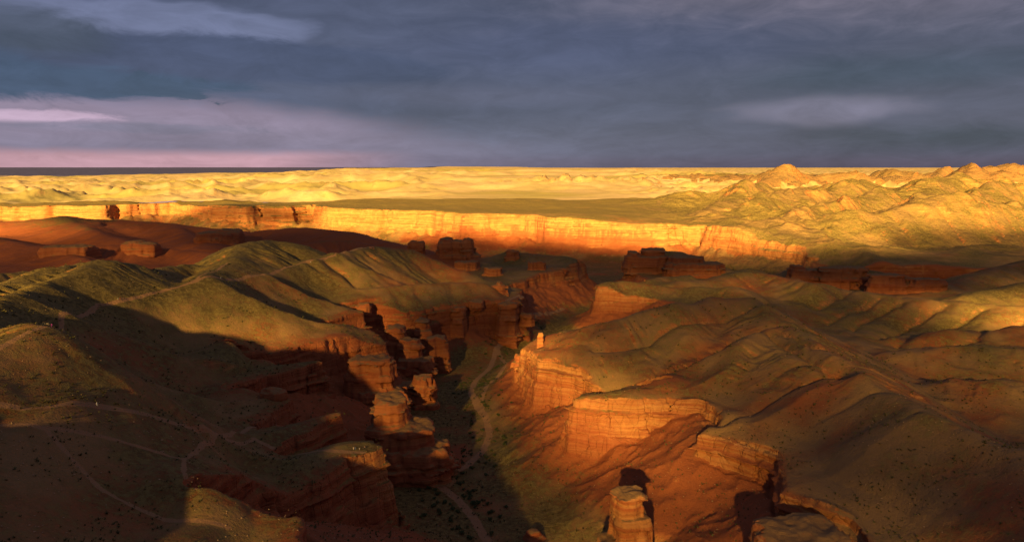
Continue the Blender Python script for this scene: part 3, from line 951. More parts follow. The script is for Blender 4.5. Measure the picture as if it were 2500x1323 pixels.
def ground_attr(V, X3=None):
    """vertex masks: bare earth, greenness, redness"""
    x, y, z = V[:, 0], V[:, 1], V[:, 2]
    if X3 is None:
        h, D, g = fields(x, y)
    else:
        D, g, h = X3[:, 0], X3[:, 1], X3[:, 2]
    road = np.zeros(len(V))
    nearm = y < 1150
    xs, ys = x[nearm], y[nearm]
    r = np.zeros(len(xs))
    d = line_dist(xs, ys, ROAD) + 0.8 * pn(xs / 7, ys / 7)
    r = np.maximum(r, np.clip(1.45 - d / 2.7, 0, 0.95))
    d = line_dist(xs, ys, ROAD2) + 0.8 * pn(xs / 7, ys / 7)
    r = np.maximum(r, 0.8 * np.clip(1.4 - d / 2.6, 0, 1))
    for wd, pts in PATHS:
        d = line_dist(xs, ys, pts) + 0.55 * pn(xs / 6, ys / 6) + 0.35 * pn(xs / 2.3, ys / 2.3)
        r = np.maximum(r, np.clip(1.45 - d / (wd * 0.95 * (1 + 0.5 * pn(xs / 17, ys / 17))), 0, 0.92))
    road[nearm] = r
    green = 0.55 + 0.35 * fbm(x, y, 90, 3, 0.5, 12.0)
    red = 0.42 + 0.5 * fbm(x, y, 70, 3, 0.5, 15.0)
    # main trail ridge and the slopes behind it carry fresh grass
    gl = np.clip((-x - 60) / 160, 0, 1) * np.clip((z - 92) / 28, 0, 1) * np.clip((y - 270) / 90, 0, 1) * np.clip(1 - (y - 950) / 150, 0, 1)
    green += 0.35 * gl
    red -= 0.3 * gl
    # scree and lower slopes are red
    low = np.clip((8 + D) / 10, 0, 1)
    tal = np.clip((g - floor_level(x, y) - 5) / 14, 0, 1) * low
    red += 0.55 * tal
    green -= 0.35 * tal
    flat = low * (1 - np.clip((g - floor_level(x, y) - 2.5) / 6, 0, 1))
    green += flat * (0.1 + 0.35 * fbm(x, y, 40, 2, 0.5, 3.0))
    red += flat * 0.1
    # red hill country behind on the left
    rl = np.clip((-x + 0.02 * y - 40) / 150, 0, 1) * np.clip((y - 820) / 120, 0, 1) * np.clip(1 - (y - 1750) / 300, 0, 1)
    red += 0.7 * rl
    green -= rl * np.clip((88 - z) / 25, 0, 1) * 0.75
    # dry right hills
    nl = np.clip((-x + 20) / 60, 0, 1) * np.clip(1 - (y - 330) / 80, 0, 1)
    green -= 0.06 * nl
    red += 0.02 * nl
    rr = np.clip((x - 40) / 60, 0, 1) * np.clip(1 - (y - 640) / 100, 0, 1)
    green -= 0.18 * rr
    red += 0.02 * rr
    # plateau beyond the river
    pl = np.clip((y - 1900) / 200, 0, 1)
    green += 0.25 * pl
    red -= 0.5 * pl
    # mountain
    mt = np.clip((x - 330) / 200, 0, 1) * np.clip((y - 1350) / 150, 0, 1)
    red -= 0.7 * mt
    green += 0.1 * mt
    red += np.clip((D + 16) / 6, 0, 1) * np.clip((np.interp(y, [0, 690, 760, 2000], [-25, -25, 60, 60]) - x) / 15, 0, 1) * np.clip(1 - (y - 1150) / 150, 0, 1) * 0.55
    A = np.stack([road, np.clip(green, 0, 1), np.clip(red, 0, 1), 1 - mt], 1)
    return A.astype(np.float32), D, g, h


def make_mesh(name, V, Q, N, A, mat):
    used = np.unique(Q)
    remap = np.full(len(V), -1, np.int64)
    remap[used] = np.arange(len(used))
    v, q = V[used], remap[Q]
    me = bpy.data.meshes.new(name)
    me.vertices.add(len(v))
    me.vertices.foreach_set('co', v.astype(np.float32).ravel())
    me.loops.add(len(q) * 4)
    me.loops.foreach_set('vertex_index', q.astype(np.int32).ravel())
    me.polygons.add(len(q))
    me.polygons.foreach_set('loop_start', np.arange(0, len(q) * 4, 4, dtype=np.int32))
    me.polygons.foreach_set('loop_total', np.full(len(q), 4, np.int32))
    me.polygons.foreach_set('use_smooth', np.ones(len(q), bool))
    me.update()
    if A is not None:
        ca = me.color_attributes.new('ground', 'FLOAT_COLOR', 'POINT')
        ca.data.foreach_set('color', A[used].ravel())
    me.materials.append(mat)
    if N is not None:
        me.normals_split_custom_set_from_vertices(N[used].astype(np.float32))
    return me


def structure(name, me, label=None):
    o = bpy.data.objects.new(name, me)
    COL.objects.link(o)
    o['kind'] = 'structure'
    if label:
        o['label'] = label
    return o


LABEL = {
    'canyon_floor': 'flat sandy canyon floor with red scree along its edges',
    'dirt_road': 'pale dirt road winding along the canyon floor between shrubs',
    'foot_path': 'trodden foot path following the crest of the grassy left hills',
    'canyon_cliff': 'banded red sandstone cliffs lining both sides of the canyon',
    'grassy_hills': 'rounded grassy hills left of the canyon with paths on their crests',
    'ridge_hills': 'ochre hill ridge with gullies right of the canyon',
    'red_hills': 'red eroded hills behind the grassy hills on the left',
    'gorge_cliff': 'long sunlit golden cliff beyond the river gorge',
    'gorge_floor': 'shadowed floor of the river gorge below the long cliff',
    'plateau': 'flat grassy plateau above the long golden cliff',
    'mountains': 'rocky golden mountains rising on the right beyond the canyon',
    'far_plain': 'wide dry plain with badlands reaching to the horizon',
}
PARTS = {}


def add_land(V, Q, X3, ylo, yhi):
    N, FN = vert_normals(V, Q)
    A, D, g, h = ground_attr(V, X3)
    c = V[Q].mean(1)
    keep = (c[:, 1] >= ylo) & (c[:, 1] < yhi)
    Q, FN, c = Q[keep], FN[keep], c[keep]
    Dm = D[Q].mean(1)
    rd = A[:, 0][Q].mean(1)
    hm = h[Q].mean(1)
    steep = FN[:, 2] < 0.62
    x, y, z = c[:, 0], c[:, 1], c[:, 2]
    gorge = (y > 1150) | ((y > 1080) & (x > 230)) | ((x < -0.1 * y) & (y > 1250))
    infloor = Dm > 0
    lab = np.full(len(Q), 'grassy_hills', dtype=object)
    lab[x > 20 + 0 * y] = 'ridge_hills'
    lab[(x < 20) & (y > 830)] = 'red_hills'
    lab[(y > 960) & (y < 1250) & (x <= 130)] = 'red_hills'
    # north of the gorge
    north = (y > 1900) | ((y > 1480) & (x > 420)) | ((y > 1330) & (x > 640)) | ((y > 1750) & (x > 250))
    lab[north] = 'plateau'
    lab[((x > 0.30 * y - 20) & (y > 1330)) ] = 'mountains'
    lab[(x < -0.1 * y) & (y > 1250) & (y < 2050)] = 'red_hills'
    cl = steep & (Dm > -18) & (Dm < 8)
    lab[infloor & ~gorge] = 'canyon_floor'
    lab[infloor & gorge] = 'gorge_floor'
    lab[cl & ~gorge] = 'canyon_cliff'
    lab[cl & gorge] = 'gorge_cliff'
    lab[(rd > 0.55) & infloor & ~steep & ~gorge] = 'dirt_road'
    lab[(rd > 0.55) & ~infloor & ~steep & ~gorge] = 'foot_path'
    for nm in set(lab.tolist()):
        structure(nm, make_mesh(nm, V, Q[lab == nm], N, A, MAT_LAND), LABEL[nm])


YA, YB, YC = 540.0, 1240.0, 2700.0
V, Q, X3 = build_land(1.0, 104, YA + 6)
print('near land', len(V), '%.1f' % (time.time() - T0))
add_land(V, Q, X3, 100, YA + 3)
V, Q, X3 = build_land(2.4, YA - 8, YB + 8)
V[:, 2] -= 0.25 * np.clip((YA + 4 - V[:, 1]) / 4, 0, 1)
print('middle land', len(V), '%.1f' % (time.time() - T0))
add_land(V, Q, X3, YA - 2, YB + 4)
V, Q, X3 = build_land(5.6, YB - 22, YC + 22)
print('gorge land', len(V), '%.1f' % (time.time() - T0))
add_land(V, Q, X3, YB - 4, YC + 8)


# ------------------------------------------------------------------ far plain and the back of the mountains
def far_plain():
    ny, nx = 340, 620
    Yr = np.geomspace(YC - 10, 90000, ny)
    U = np.linspace(-1.05, 1.05, nx)
    X = np.outer(Yr, U * 0.86)
    Yy = np.broadcast_to(Yr[:, None], X.shape).copy()
    x, y = X.ravel(), Yy.ravel()
    h, D, g = fields(x, y)
    # long low scarps crossing the plain
    for (yc, amp, dirx, seed) in ((3700, 16, -0.22, 1.0), (4700, 20, -0.30, 5.0), (6200, 20, -0.25, 9.0), (8200, 22, -0.2, 13.0)):
        line = yc + dirx * x + 420 * fbm(x, y, 1500, 3, 0.55, seed) + 160 * ridged(x, y, 420, 3, 0.5, seed)
        s_ = np.clip((y - line) / 150, -1, 1)
        h = h + amp * 0.5 * (s_ + 1) * np.clip((2600 - np.abs(x - (-0.05 * y))) / 900 + 0.2, 0, 1) - amp * np.exp(-((y - line + 260) / 240) ** 2) * 0.5
    h = h + fbm(x, y, 2500, 3, 0.5, 21.0) * 10
    # far rim of the basin: low table mountains along the horizon on the left
    rim = np.clip((y - 22000) / 9000, 0, 1) * np.clip((0.12 * y - x) / (0.25 * y), 0, 1)
    h = h + rim * (45 + 20 * fbm(x, y, 9000, 3, 0.5, 2.0))
    hills_ = np.clip((y - 3600) / 500, 0, 1) * np.exp(-((x - 360) / 420) ** 2 - ((y - 4300) / 260) ** 2)
    h = h + hills_ * (26 + 40 * ridged(x, y, 160, 3, 0.5, 2.0) - 18)
    V = np.stack([x, y, h], 1)
    i = np.arange(ny - 1)[:, None] * nx + np.arange(nx - 1)[None, :]
    Q = np.stack([i, i + 1, i + nx + 1, i + nx], -1).reshape(-1, 4)
    N, FN = vert_normals(V, Q)
    A, D, g, hh = ground_attr(V)
    shade_start = 8500 + 9000 * np.clip((x / y + 0.75) / 0.6, 0, 1) ** 1.6 + 60000 * np.clip((x / y + 0.12) / 0.1, 0, 1)
    A[:, 0] = np.clip((y - shade_start * (1 + 0.10 * fbm(x, y, 3000, 3, 0.5, 44.0))) / (0.05 * shade_start), 0, 1)  # mask of the painted far shade, overwrites the bare earth channel
    A[:, 1] = np.clip(0.35 + 1.2 * fbm(x, y, 1200, 3, 0.5, 30.0), 0, 1)
    c = V[Q].mean(1)
    mtn = (c[:, 0] > (0.21 + 0.06 * pn(c[:, 0] / 300, c[:, 1] / 300)) * c[:, 1]) & (c[:, 1] < 5200) & ((h - base_exact(x, y))[Q].mean(1) > 34 + 14 * pn(c[:, 0] / 90, c[:, 1] / 90))
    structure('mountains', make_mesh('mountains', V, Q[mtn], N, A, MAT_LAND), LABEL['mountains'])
    structure('far_plain', make_mesh('far_plain', V, Q[~mtn], N, A, MAT_FAR), LABEL['far_plain'])


far_plain()
print('land done %.1f' % (time.time() - T0))


# ------------------------------------------------------------------ free-standing rocks: towers, buttes, outcrops
def rock_material(name, red):
    m, t = new_mat(name)
    g_ = t.n('ShaderNodeNewGeometry')
    pz = t.n('ShaderNodeSeparateXYZ', i0=g_.outputs['Position']).outputs[2]
    nz = t.n('ShaderNodeSeparateXYZ', i0=g_.outputs['True Normal']).outputs[2]
    c, band, thin = rock_colour(t, g_.outputs['Position'], pz)
    if red:
        c = t.mix(0.62, c, t.mix(band, (0.15, 0.030, 0.016), (0.30, 0.085, 0.036)))
    n2 = t.noise(g_.outputs['Position'], 0.5, 5.0, 0.65)
    c = t.mix(t.m('MULTIPLY', t.step(t.m('ADD', nz, t.m('MULTIPLY', t.m('SUBTRACT', n2, 0.5), 0.5)), 0.72, 0.9), 0.8), c, (0.19, 0.115, 0.048))
    finish(t, c, 0.95, bump(t, t.m('ADD', t.m('MULTIPLY', n2, 1.0), t.m('MULTIPLY', thin, 1.6)), 0.8, 0.6))
    return m


MAT_ROCK = rock_material('sandstone', False)
MAT_RED_ROCK = rock_material('red_sandstone', True)


def tag(o, label, cat, group=None):
    o['label'] = label
    o['category'] = cat
    if group:
        o['group'] = group
    return o


def ground_z(x, y):
    return float(height([x], [y])[0])


def nets(f, org, cell):
    """surface nets of one small block; f > 0 is solid"""
    s_ = f > 0
    sl = lambda A, a, b, c: A[a:A.shape[0] - 1 + a, b:A.shape[1] - 1 + b, c:A.shape[2] - 1 + c]
    corners = [(a, b, c) for a in (0, 1) for b in (0, 1) for c in (0, 1)]
    cnt = sum(sl(s_, *c).astype(np.int8) for c in corners)
    ci, cj, ck = np.nonzero((cnt > 0) & (cnt < 8))
    P = np.zeros((len(ci), 3))
    N = np.zeros(len(ci))
    for a in corners:
        for ax in range(3):
            if a[ax]:
                continue
            b = list(a)
            b[ax] = 1
            fa = f[ci + a[0], cj + a[1], ck + a[2]]
            fb = f[ci + b[0], cj + b[1], ck + b[2]]
            m_ = (fa > 0) != (fb > 0)
            t = np.where(m_, fa / np.where(m_, fa - fb, 1), 0)
            for d in range(3):
                P[:, d] += m_ * (a[d] + (t if d == ax else 0))
            N += m_
    P = (P / N[:, None] + np.stack([ci, cj, ck], 1)) * cell + np.array(org)
    ids = np.full(cnt.shape, -1, np.int64)
    ids[ci, cj, ck] = np.arange(len(ci))
    quads = []
    sh = s_.shape
    for ax in range(3):
        o = [0, 0, 0]
        o[ax] = 1
        A = s_[1:sh[0] - 1, 1:sh[1] - 1, 1:sh[2] - 1]
        B = s_[1 + o[0]:sh[0] - 1 + o[0], 1 + o[1]:sh[1] - 1 + o[1], 1 + o[2]:sh[2] - 1 + o[2]]
        q = np.stack(np.nonzero(A != B), 0) + 1
        if q.shape[1] == 0:
            continue
        sa = A[q[0] - 1, q[1] - 1, q[2] - 1]
        u, v = [(1, 2), (2, 0), (0, 1)][ax]
        def off(du, dv):
            p = q.copy()
            p[u] -= du
            p[v] -= dv
            return ids[p[0], p[1], p[2]]
        k = np.stack([off(1, 1), off(0, 1), off(0, 0), off(1, 0)], 1)
        k[~sa] = k[~sa][:, ::-1]
        quads.append(k)
    Qd = np.concatenate(quads)
    Qd = Qd[(Qd >= 0).all(1)]
    return P, Qd


def rock(name, label, cat, tiers, base, cell=0.8, steep=10.0, rough=1.0, group=None, round_=3.6, seed=0.0):
    """tiers: (centre x, centre y, half width, half depth, top z, turn in degrees)"""
    m_ = 4.0 + 0.1 * (max(t[4] for t in tiers) - base)
    x0 = min(t[0] - max(t[2], t[3]) for t in tiers) - m_
    x1 = max(t[0] + max(t[2], t[3]) for t in tiers) + m_
    y0 = min(t[1] - max(t[2], t[3]) for t in tiers) - m_
    y1 = max(t[1] + max(t[2], t[3]) for t in tiers) + m_
    z0, z1 = base - 3 * cell, max(t[4] for t in tiers) + 4 + 2 * cell
    gx, gy, gz = np.arange(x0, x1, cell), np.arange(y0, y1, cell), np.arange(z0, z1, cell)
    X, Y = np.meshgrid(gx, gy, indexing='ij')
    x, y = X.ravel(), Y.ravel()
    sc_ = rough * max(cell, 0.8) / 0.8
    wx = x + sc_ * (2.4 * pn(x / 11 + seed, y / 11) + 0.9 * pn(x / 4.2, y / 4.2 + seed))
    wy = y + sc_ * (2.4 * pn(x / 11 + 33, y / 11 + seed) + 0.9 * pn(x / 4.2 + 9, y / 4.2))
    z = gz[None, :]
    und = (5.0 * pn(x / 160, y / 160) + 1.2 * pn(x / 23, y / 23))[:, None]
    idx = np.clip(((z + und + 80) * 4).astype(np.int32), 0, len(_zt) - 1)
    off_ = -_str[idx] * 0.95 * rough * (0.6 + 0.4 * max(cell, 0.8))
    cleft = (1.3 * rough * np.exp(-(pn(x / (7 + 5 * cell) + 7 + seed, y / (7 + 5 * cell) - 3) / 0.035) ** 2) * np.clip(0.4 + 2 * pn(x / 30, y / 30 + seed), 0, 1))[:, None]
    F = None
    for cx, cy, hw, hd, top, turn in tiers:
        c_, s2 = math.cos(rad(turn)), math.sin(rad(turn))
        u = ((wx - cx) * c_ + (wy - cy) * s2) / hw
        v = (-(wx - cx) * s2 + (wy - cy) * c_) / hd
        r_ = (np.abs(u) ** round_ + np.abs(v) ** round_) ** (1 / round_)
        D_ = (r_ - 1) * min(hw, hd)
        topz = top + 1.4 * rough * fbm(x, y, 9, 3, 0.5, seed) * 1.6 - 0.8 * np.clip(r_, 0, 1.2) ** 4
        Dw = D_[:, None] + off_ + cleft + 1.5 * rough * max(1.0, cell * 0.6) * bed_noise(x[:, None] + 0 * z, y[:, None] + 0 * z, idx, cell)
        wall = base + 0.5 + steep * (-(Dw + (top - base) / steep * 0.0 - (top - base) / steep))
        f_ = np.minimum(topz[:, None], wall) - z
        F = f_ if F is None else np.maximum(F, f_)
    F = np.clip(F, -4 * cell, 4 * cell).reshape(len(gx), len(gy), len(gz))
    F[0], F[-1], F[:, 0], F[:, -1] = -1, -1, -1, -1
    P, Qd = nets(F, (x0, y0, z0), cell)
    cx = sum(t[0] for t in tiers) / len(tiers)
    cy = sum(t[1] for t in tiers) / len(tiers)
    P = P - np.array([cx, cy, base])
    N, FN = vert_normals(P, Qd)
    me = make_mesh(name, P, Qd, N, None, MAT_RED_ROCK if (cx < 20 or 900 < cy < 1300) else MAT_ROCK)
    o = bpy.data.objects.new(name, me)
    COL.objects.link(o)
    o.location = (cx, cy, base)
    return tag(o, label, cat, group)


rock('rock_pillar', 'tall sunlit rock pillar with a knobbly cap standing alone on the canyon slope', 'rock pillar',
     [(55.5, 310, 7.5, 7.0, 48.5, 10), (53, 309, 11.5, 8.5, 26, 0), (56, 311, 9.5, 8, 34, 20)], -2, 0.6, 14, 0.8, seed=3.0)
rock('rock_butte', 'dark stepped sandstone butte rising beside the dirt road on the canyon floor', 'rock butte',
     [(-81, 440, 10, 13, 51, 0), (-74, 436, 20, 16, 34, 5), (-69, 432, 27, 16, 22, 0)], -1, 1.0, 9, 1.2, seed=5.0)
rock('rock_butte', 'broad flat topped rock tower below the grassy left cliffs', 'rock butte',
     [(-112, 536, 16, 10, 51, 8), (-108, 533, 22, 13, 26, 0)], 8, 1.0, 10, 1.1, seed=8.0)
rock('rock_tower', 'slender square rock tower at the foot of the long dark cliff', 'rock tower',
     [(-73, 668, 9, 8, 36, 0), (-75, 670, 13, 10, 20, 0)], 0, 1.1, 12, 1.1, seed=11.0)
rock('rock_tower', 'stepped rock tower left of the slender square one', 'rock tower',
     [(-97, 640, 11, 9, 40, 0), (-92, 630, 17, 10, 24, 0)], 6, 1.2, 10, 1.1, seed=13.0)
rock('rock_block', 'low blocky rock at the end of the scree left of the road', 'rock',
     [(-74, 566, 8, 7, 27, 0), (-82, 572, 14, 9, 18, 0)], 2, 1.0, 9, 1.1, seed=15.0)
rock('rock_butte', 'flat topped bluff with a grassy cap at the foot of the right hill', 'rock butte',
     [(117, 262, 17, 14, 56, 5)], 28, 0.9, 9, 0.9, seed=17.0)
_sp = hit([(1319, 846)], 300, 900)[0]
rock('rock_spire', 'thin upright rock spire on the edge of the sunlit right cliff', 'rock spire',
     [(_sp[0], _sp[1], 2.6, 2.4, _sp[2] + 12, 0)], _sp[2] - 4, 0.6, 16, 0.35, seed=19.0)
_bo = Z(1296, 1318, 0.5)
rock('boulder', 'lone orange boulder on the sandy canyon floor below the rock pillar', 'boulder',
     [(_bo[0] + 1.5, _bo[1] + 2, 3.2, 3.0, 5.2, 20), (_bo[0] + 3, _bo[1] + 2, 4.0, 3.2, 2.6, 20)], -1, 0.5, 3.0, 0.3, seed=23.0)


def px_rock(name, label, cat, x0_, x1_, ytop, ybase, Y, depth, cell=2.0, group=None, seed=0.0, steep=8, extra=()):
    """a rock whose left and right edge, top and foot are read in the photograph at distance Y"""
    a, b = at_y(x0_, ybase, Y), at_y(x1_, ybase, Y)
    top = at_y(x0_, ytop, Y)[2]
    t = [((a[0] + b[0]) / 2, Y + depth / 2, (b[0] - a[0]) / 2, depth / 2, top, 0)]
    for (e0, e1, ey, dd) in extra:
        ea, eb = at_y(e0, ybase, Y), at_y(e1, ybase, Y)
        t.append(((ea[0] + eb[0]) / 2, Y + depth / 2 + dd, (eb[0] - ea[0]) / 2, depth / 2.4, at_y(e0, ey, Y)[2], 0))
    gz_ = min(ground_z(q[0], q[1]) for q in t)
    return rock(name, label, cat, t, min(gz_ - 3, top - 8), cell, steep, 1.0, group, 3.2, seed)


px_rock('rock_tower', 'single red rock tower with a lit top at the head of the canyon', 'rock tower', 998, 1032, 589, 612, 1095, 16, 1.5, seed=2.0)
px_rock('rock_tower', 'cluster of three red rock towers with sunlit tops on one base', 'rock tower', 1058, 1165, 622, 645, 1085, 34, 1.5, seed=4.0, extra=((1070, 1103, 584, 0), (1098, 1128, 590, 4), (1128, 1152, 585, 0)))
px_rock('rock_outcrop', 'golden rock knob lying on the red slope of the left hills', 'rock outcrop', 300, 372, 594, 618, 1085, 26, 2.0, seed=6.0, steep=2.6, extra=((300, 335, 590, 5),))
px_rock('rock_outcrop', 'dome shaped outcrop with a green cap above the red slope', 'rock outcrop', 100, 205, 602, 625, 1020, 34, 2.0, seed=9.0, steep=2.2)
px_rock('rock_outcrop', 'terraced sunlit outcrop at the end of the red hill crest', 'rock outcrop', 480, 575, 568, 600, 1260, 40, 2.5, seed=10.0, steep=2.6, extra=((520, 570, 562, 6),))
px_rock('rock_outcrop', 'banded red rock wall with a small knob at its end', 'rock outcrop', 1935, 2005, 660, 690, 1040, 26, 2.0, seed=12.0, extra=((1938, 1962, 650, 2),))
px_rock('rock_outcrop', 'pale capped rock ledge in the middle of the red rock band', 'rock outcrop', 2012, 2120, 654, 700, 1030, 24, 2.0, seed=34.0)
px_rock('rock_outcrop', 'low rounded red rocks stepping down to the dark valley', 'rock outcrop', 2128, 2215, 672, 715, 985, 24, 2.0, seed=46.0)
px_rock('rock_outcrop', 'small red blocks at the right end of the rock band', 'rock outcrop', 2222, 2310, 682, 718, 985, 22, 2.0, seed=18.0)
px_rock('rock_outcrop', 'sunlit blocky cliff top with a tower at the canyon mouth', 'rock outcrop', 1528, 1640, 628, 690, 1060, 40, 2.0, seed=20.0, extra=((1536, 1562, 618, 0), (1570, 1632, 612, 8)))
px_rock('rock_outcrop', 'dark layered ledges right of the sunlit cliff top', 'rock outcrop', 1630, 1770, 645, 700, 1030, 40, 2.0, seed=22.0, extra=((1640, 1720, 630, 8),))
px_rock('rock_outcrop', 'sharp golden knobs on the left rim at the canyon mouth', 'rock outcrop', 1238, 1262, 611, 632, 1075, 10, 1.5, seed=24.0)
px_rock('rock_outcrop', 'pointed sunlit crag on the shoulder of the dark left cliff', 'rock outcrop', 1200, 1236, 697, 725, 800, 12, 1.2, seed=26.0, extra=((1212, 1226, 690, 0),))
for i_, (xa_, xb_, yt_, yb_, Y_, dp_, what_) in enumerate((
        (1105, 1140, 752, 838, 738, 16, 'squat dark tower standing just off the foot of the long left cliff'),
        (1150, 1180, 735, 832, 752, 16, 'narrow dark buttress leaning on the long left cliff'),
        (1218, 1262, 742, 838, 752, 18, 'broad dark buttress at the bend of the long left cliff'),
        (1268, 1300, 768, 836, 766, 12, 'low block at the outer corner of the long left cliff'),
        (1015, 1050, 782, 860, 690, 16, 'dark tower half hidden behind the slender square one'),
        (940, 985, 800, 872, 640, 18, 'blocky tower joined to the dark left cliff by a low neck'),
        (870, 905, 742, 800, 690, 14, 'banded knob on the terrace above the blocky tower'),
        (1290, 1330, 640, 705, 1000, 18, 'red stepped tower below the rim at the canyon mouth'),
        (1345, 1380, 655, 705, 1005, 16, 'red fin between the stepped tower and the canyon mouth'),
        (1180, 1225, 655, 705, 960, 20, 'red terrace block above the dark left cliff'),
        (1110, 1165, 640, 690, 1010, 24, 'red terrace block below the three red towers'),
        (640, 690, 955, 1035, 415, 10, 'dark square block at the edge of the side ravine'),
        (1258, 1300, 868, 950, 560, 14, 'dark red block standing out from the sunlit cliff'))):
    px_rock('rock_tower', what_, 'rock tower', xa_, xb_, yt_, yb_, Y_, dp_, 1.0 if Y_ < 600 else 1.3, seed=50.0 + 3 * i_, steep=11)
print('rocks %.1f' % (time.time() - T0))


# ------------------------------------------------------------------ plants
def simple_mat(name, c0, c1, scale=1.5, rough=0.9, coord='Object'):
    m, t = new_mat(name)
    tcn = t.n('ShaderNodeTexCoord')
    n = t.noise(tcn.outputs[coord], scale, 4.0, 0.6)
    finish(t, t.mix(n, c0, c1), rough)
    return m


MAT_LEAF = simple_mat('shrub_leaves', (0.030, 0.045, 0.018), (0.085, 0.095, 0.035), 1.2)
MAT_WOOD = simple_mat('shrub_stems', (0.10, 0.06, 0.035), (0.18, 0.11, 0.06), 3.0)
MAT_SCRUB = simple_mat('dry_scrub', (0.032, 0.034, 0.014), (0.125, 0.10, 0.038), 0.6)
MAT_STONE = simple_mat('loose_stone', (0.24, 0.13, 0.07), (0.42, 0.28, 0.16), 0.4)


def shrub_mesh(seed):
    rg = random.Random(seed)
    vs, fs, mi = [], [], []
    lumps = [(rg.uniform(-.55, .55), rg.uniform(-.55, .55), rg.uniform(.35, .75), rg.uniform(.28, .5)) for _ in range(8)]
    for lx, ly, lz, lr in lumps:
        # stem
        b0 = len(vs)
        for (ax, ay) in ((-.03, 0), (.03, 0), (0, .04)):
            vs += [(ax, ay, -.1), (lx + ax * .4, ly + ay * .4, lz)]
        for k in range(3):
            k2 = (k + 1) % 3
            fs.append((b0 + 2 * k, b0 + 2 * k2, b0 + 2 * k2 + 1, b0 + 2 * k + 1))
            mi.append(1)
        for _ in range(26):
            d = Vector((rg.gauss(0, 1), rg.gauss(0, 1), rg.gauss(0, .8))).normalized()
            p = Vector((lx, ly, lz)) + d * lr * rg.uniform(.55, 1.05)
            p.z = max(p.z, .03)
            n = (d + Vector((rg.gauss(0, .5), rg.gauss(0, .5), rg.gauss(0, .5)))).normalized()
            u = n.orthogonal().normalized()
            v = n.cross(u)
            L, Wd = rg.uniform(.12, .24), rg.uniform(.07, .13)
            b0 = len(vs)
            vs += [tuple(p - u * L), tuple(p - v * Wd), tuple(p + u * L), tuple(p + v * Wd)]
            fs.append((b0, b0 + 1, b0 + 2, b0 + 3))
            mi.append(0)
    me = bpy.data.meshes.new('shrub')
    me.from_pydata(vs, [], fs)
    me.materials.append(MAT_LEAF)
    me.materials.append(MAT_WOOD)
    me.polygons.foreach_set('material_index', mi)
    me.update()
    return me


SHRUBS = [shrub_mesh(k) for k in range(5)]
rg = random.Random(4)
spots = []
_road = np.array(ROAD)
_seg = np.sqrt((np.diff(_road, axis=0) ** 2).sum(1))
_cum = np.concatenate([[0], np.cumsum(_seg)])
clump_c = [rg.uniform(20, _cum[-1] - 60) for _ in range(34)]
while len(spots) < 250:
    a = rg.choice(clump_c) + rg.gauss(0, 9) if rg.random() < .8 else rg.uniform(0, _cum[-1])
    if not 0 < a < _cum[-1] - 5:
        continue
    k = min(int(np.searchsorted(_cum, a)) - 1, len(_seg) - 1)
    t = (a - _cum[k]) / _seg[k]
    p = _road[k] * (1 - t) + _road[k + 1] * t
    d = (_road[k + 1] - _road[k]) / _seg[k]
    off = rg.choice((-1, 1)) * (4.6 + abs(rg.gauss(0, 6.5)))
    x, y = p[0] - d[1] * off, p[1] + d[0] * off
    if all((x - q[0]) ** 2 + (y - q[1]) ** 2 > 3.2 for q in spots):
        spots.append((x, y, rg.uniform(.9, 2.1)))
for px, py in ((1060, 1235), (1075, 1256), (1105, 1242), (1118, 1290), (1146, 1216), (1160, 1232), (1030, 1222), (1034, 1262), (1100, 1272), (1126, 1302), (1150, 1318), (1182, 1288), (1200, 1302), (1196, 1252), (1070, 1204), (1112, 1206), (1048, 1190), (1125, 1180), (1090, 1150), (1210, 1140), (1188, 1160)):
    q = Z(px, py, 0.3)
    spots.append((q[0], q[1], rg.uniform(1.6, 2.6)))
zs = height([p[0] for p in spots], [p[1] for p in spots])
Ds = fields(np.array([p[0] for p in spots]), np.array([p[1] for p in spots]))[1]
_rd = np.minimum(line_dist(np.array([p[0] for p in spots]), np.array([p[1] for p in spots]), ROAD), 99)
for i, (x, y, r) in enumerate(spots):
    if Ds[i] < 3 or _rd[i] < 3.8:
        continue
    o = bpy.data.objects.new('shrub', SHRUBS[i % 5])
    COL.objects.link(o)
    o.location = (x, y, zs[i] - .05)
    o.rotation_euler = (0, 0, rg.uniform(0, 6.28))
    o.scale = (r, r, r * rg.uniform(.65, .9))
    k_ = int(np.argmin(((_road - np.array([x, y])) ** 2).sum(1)))
    k_ = min(k_, len(_road) - 2)
    d_ = _road[k_ + 1] - _road[k_]
    left_ = d_[0] * (y - _road[k_][1]) - d_[1] * (x - _road[k_][0]) > 0
    size_ = 'large' if r > 1.5 else 'small'
    side_ = 'between road and dark cliffs' if left_ else 'between road and sunlit cliffs'
    where_ = 'down canyon from the stepped butte' if y < 405 else 'level with the stepped butte' if y < 480 else 'up canyon from the stepped butte' if y < 620 else 'near the head of the road'
    tag(o, '%s green shrub %s, %s' % (size_, side_, where_), 'shrub', 'shrubs along the canyon road')


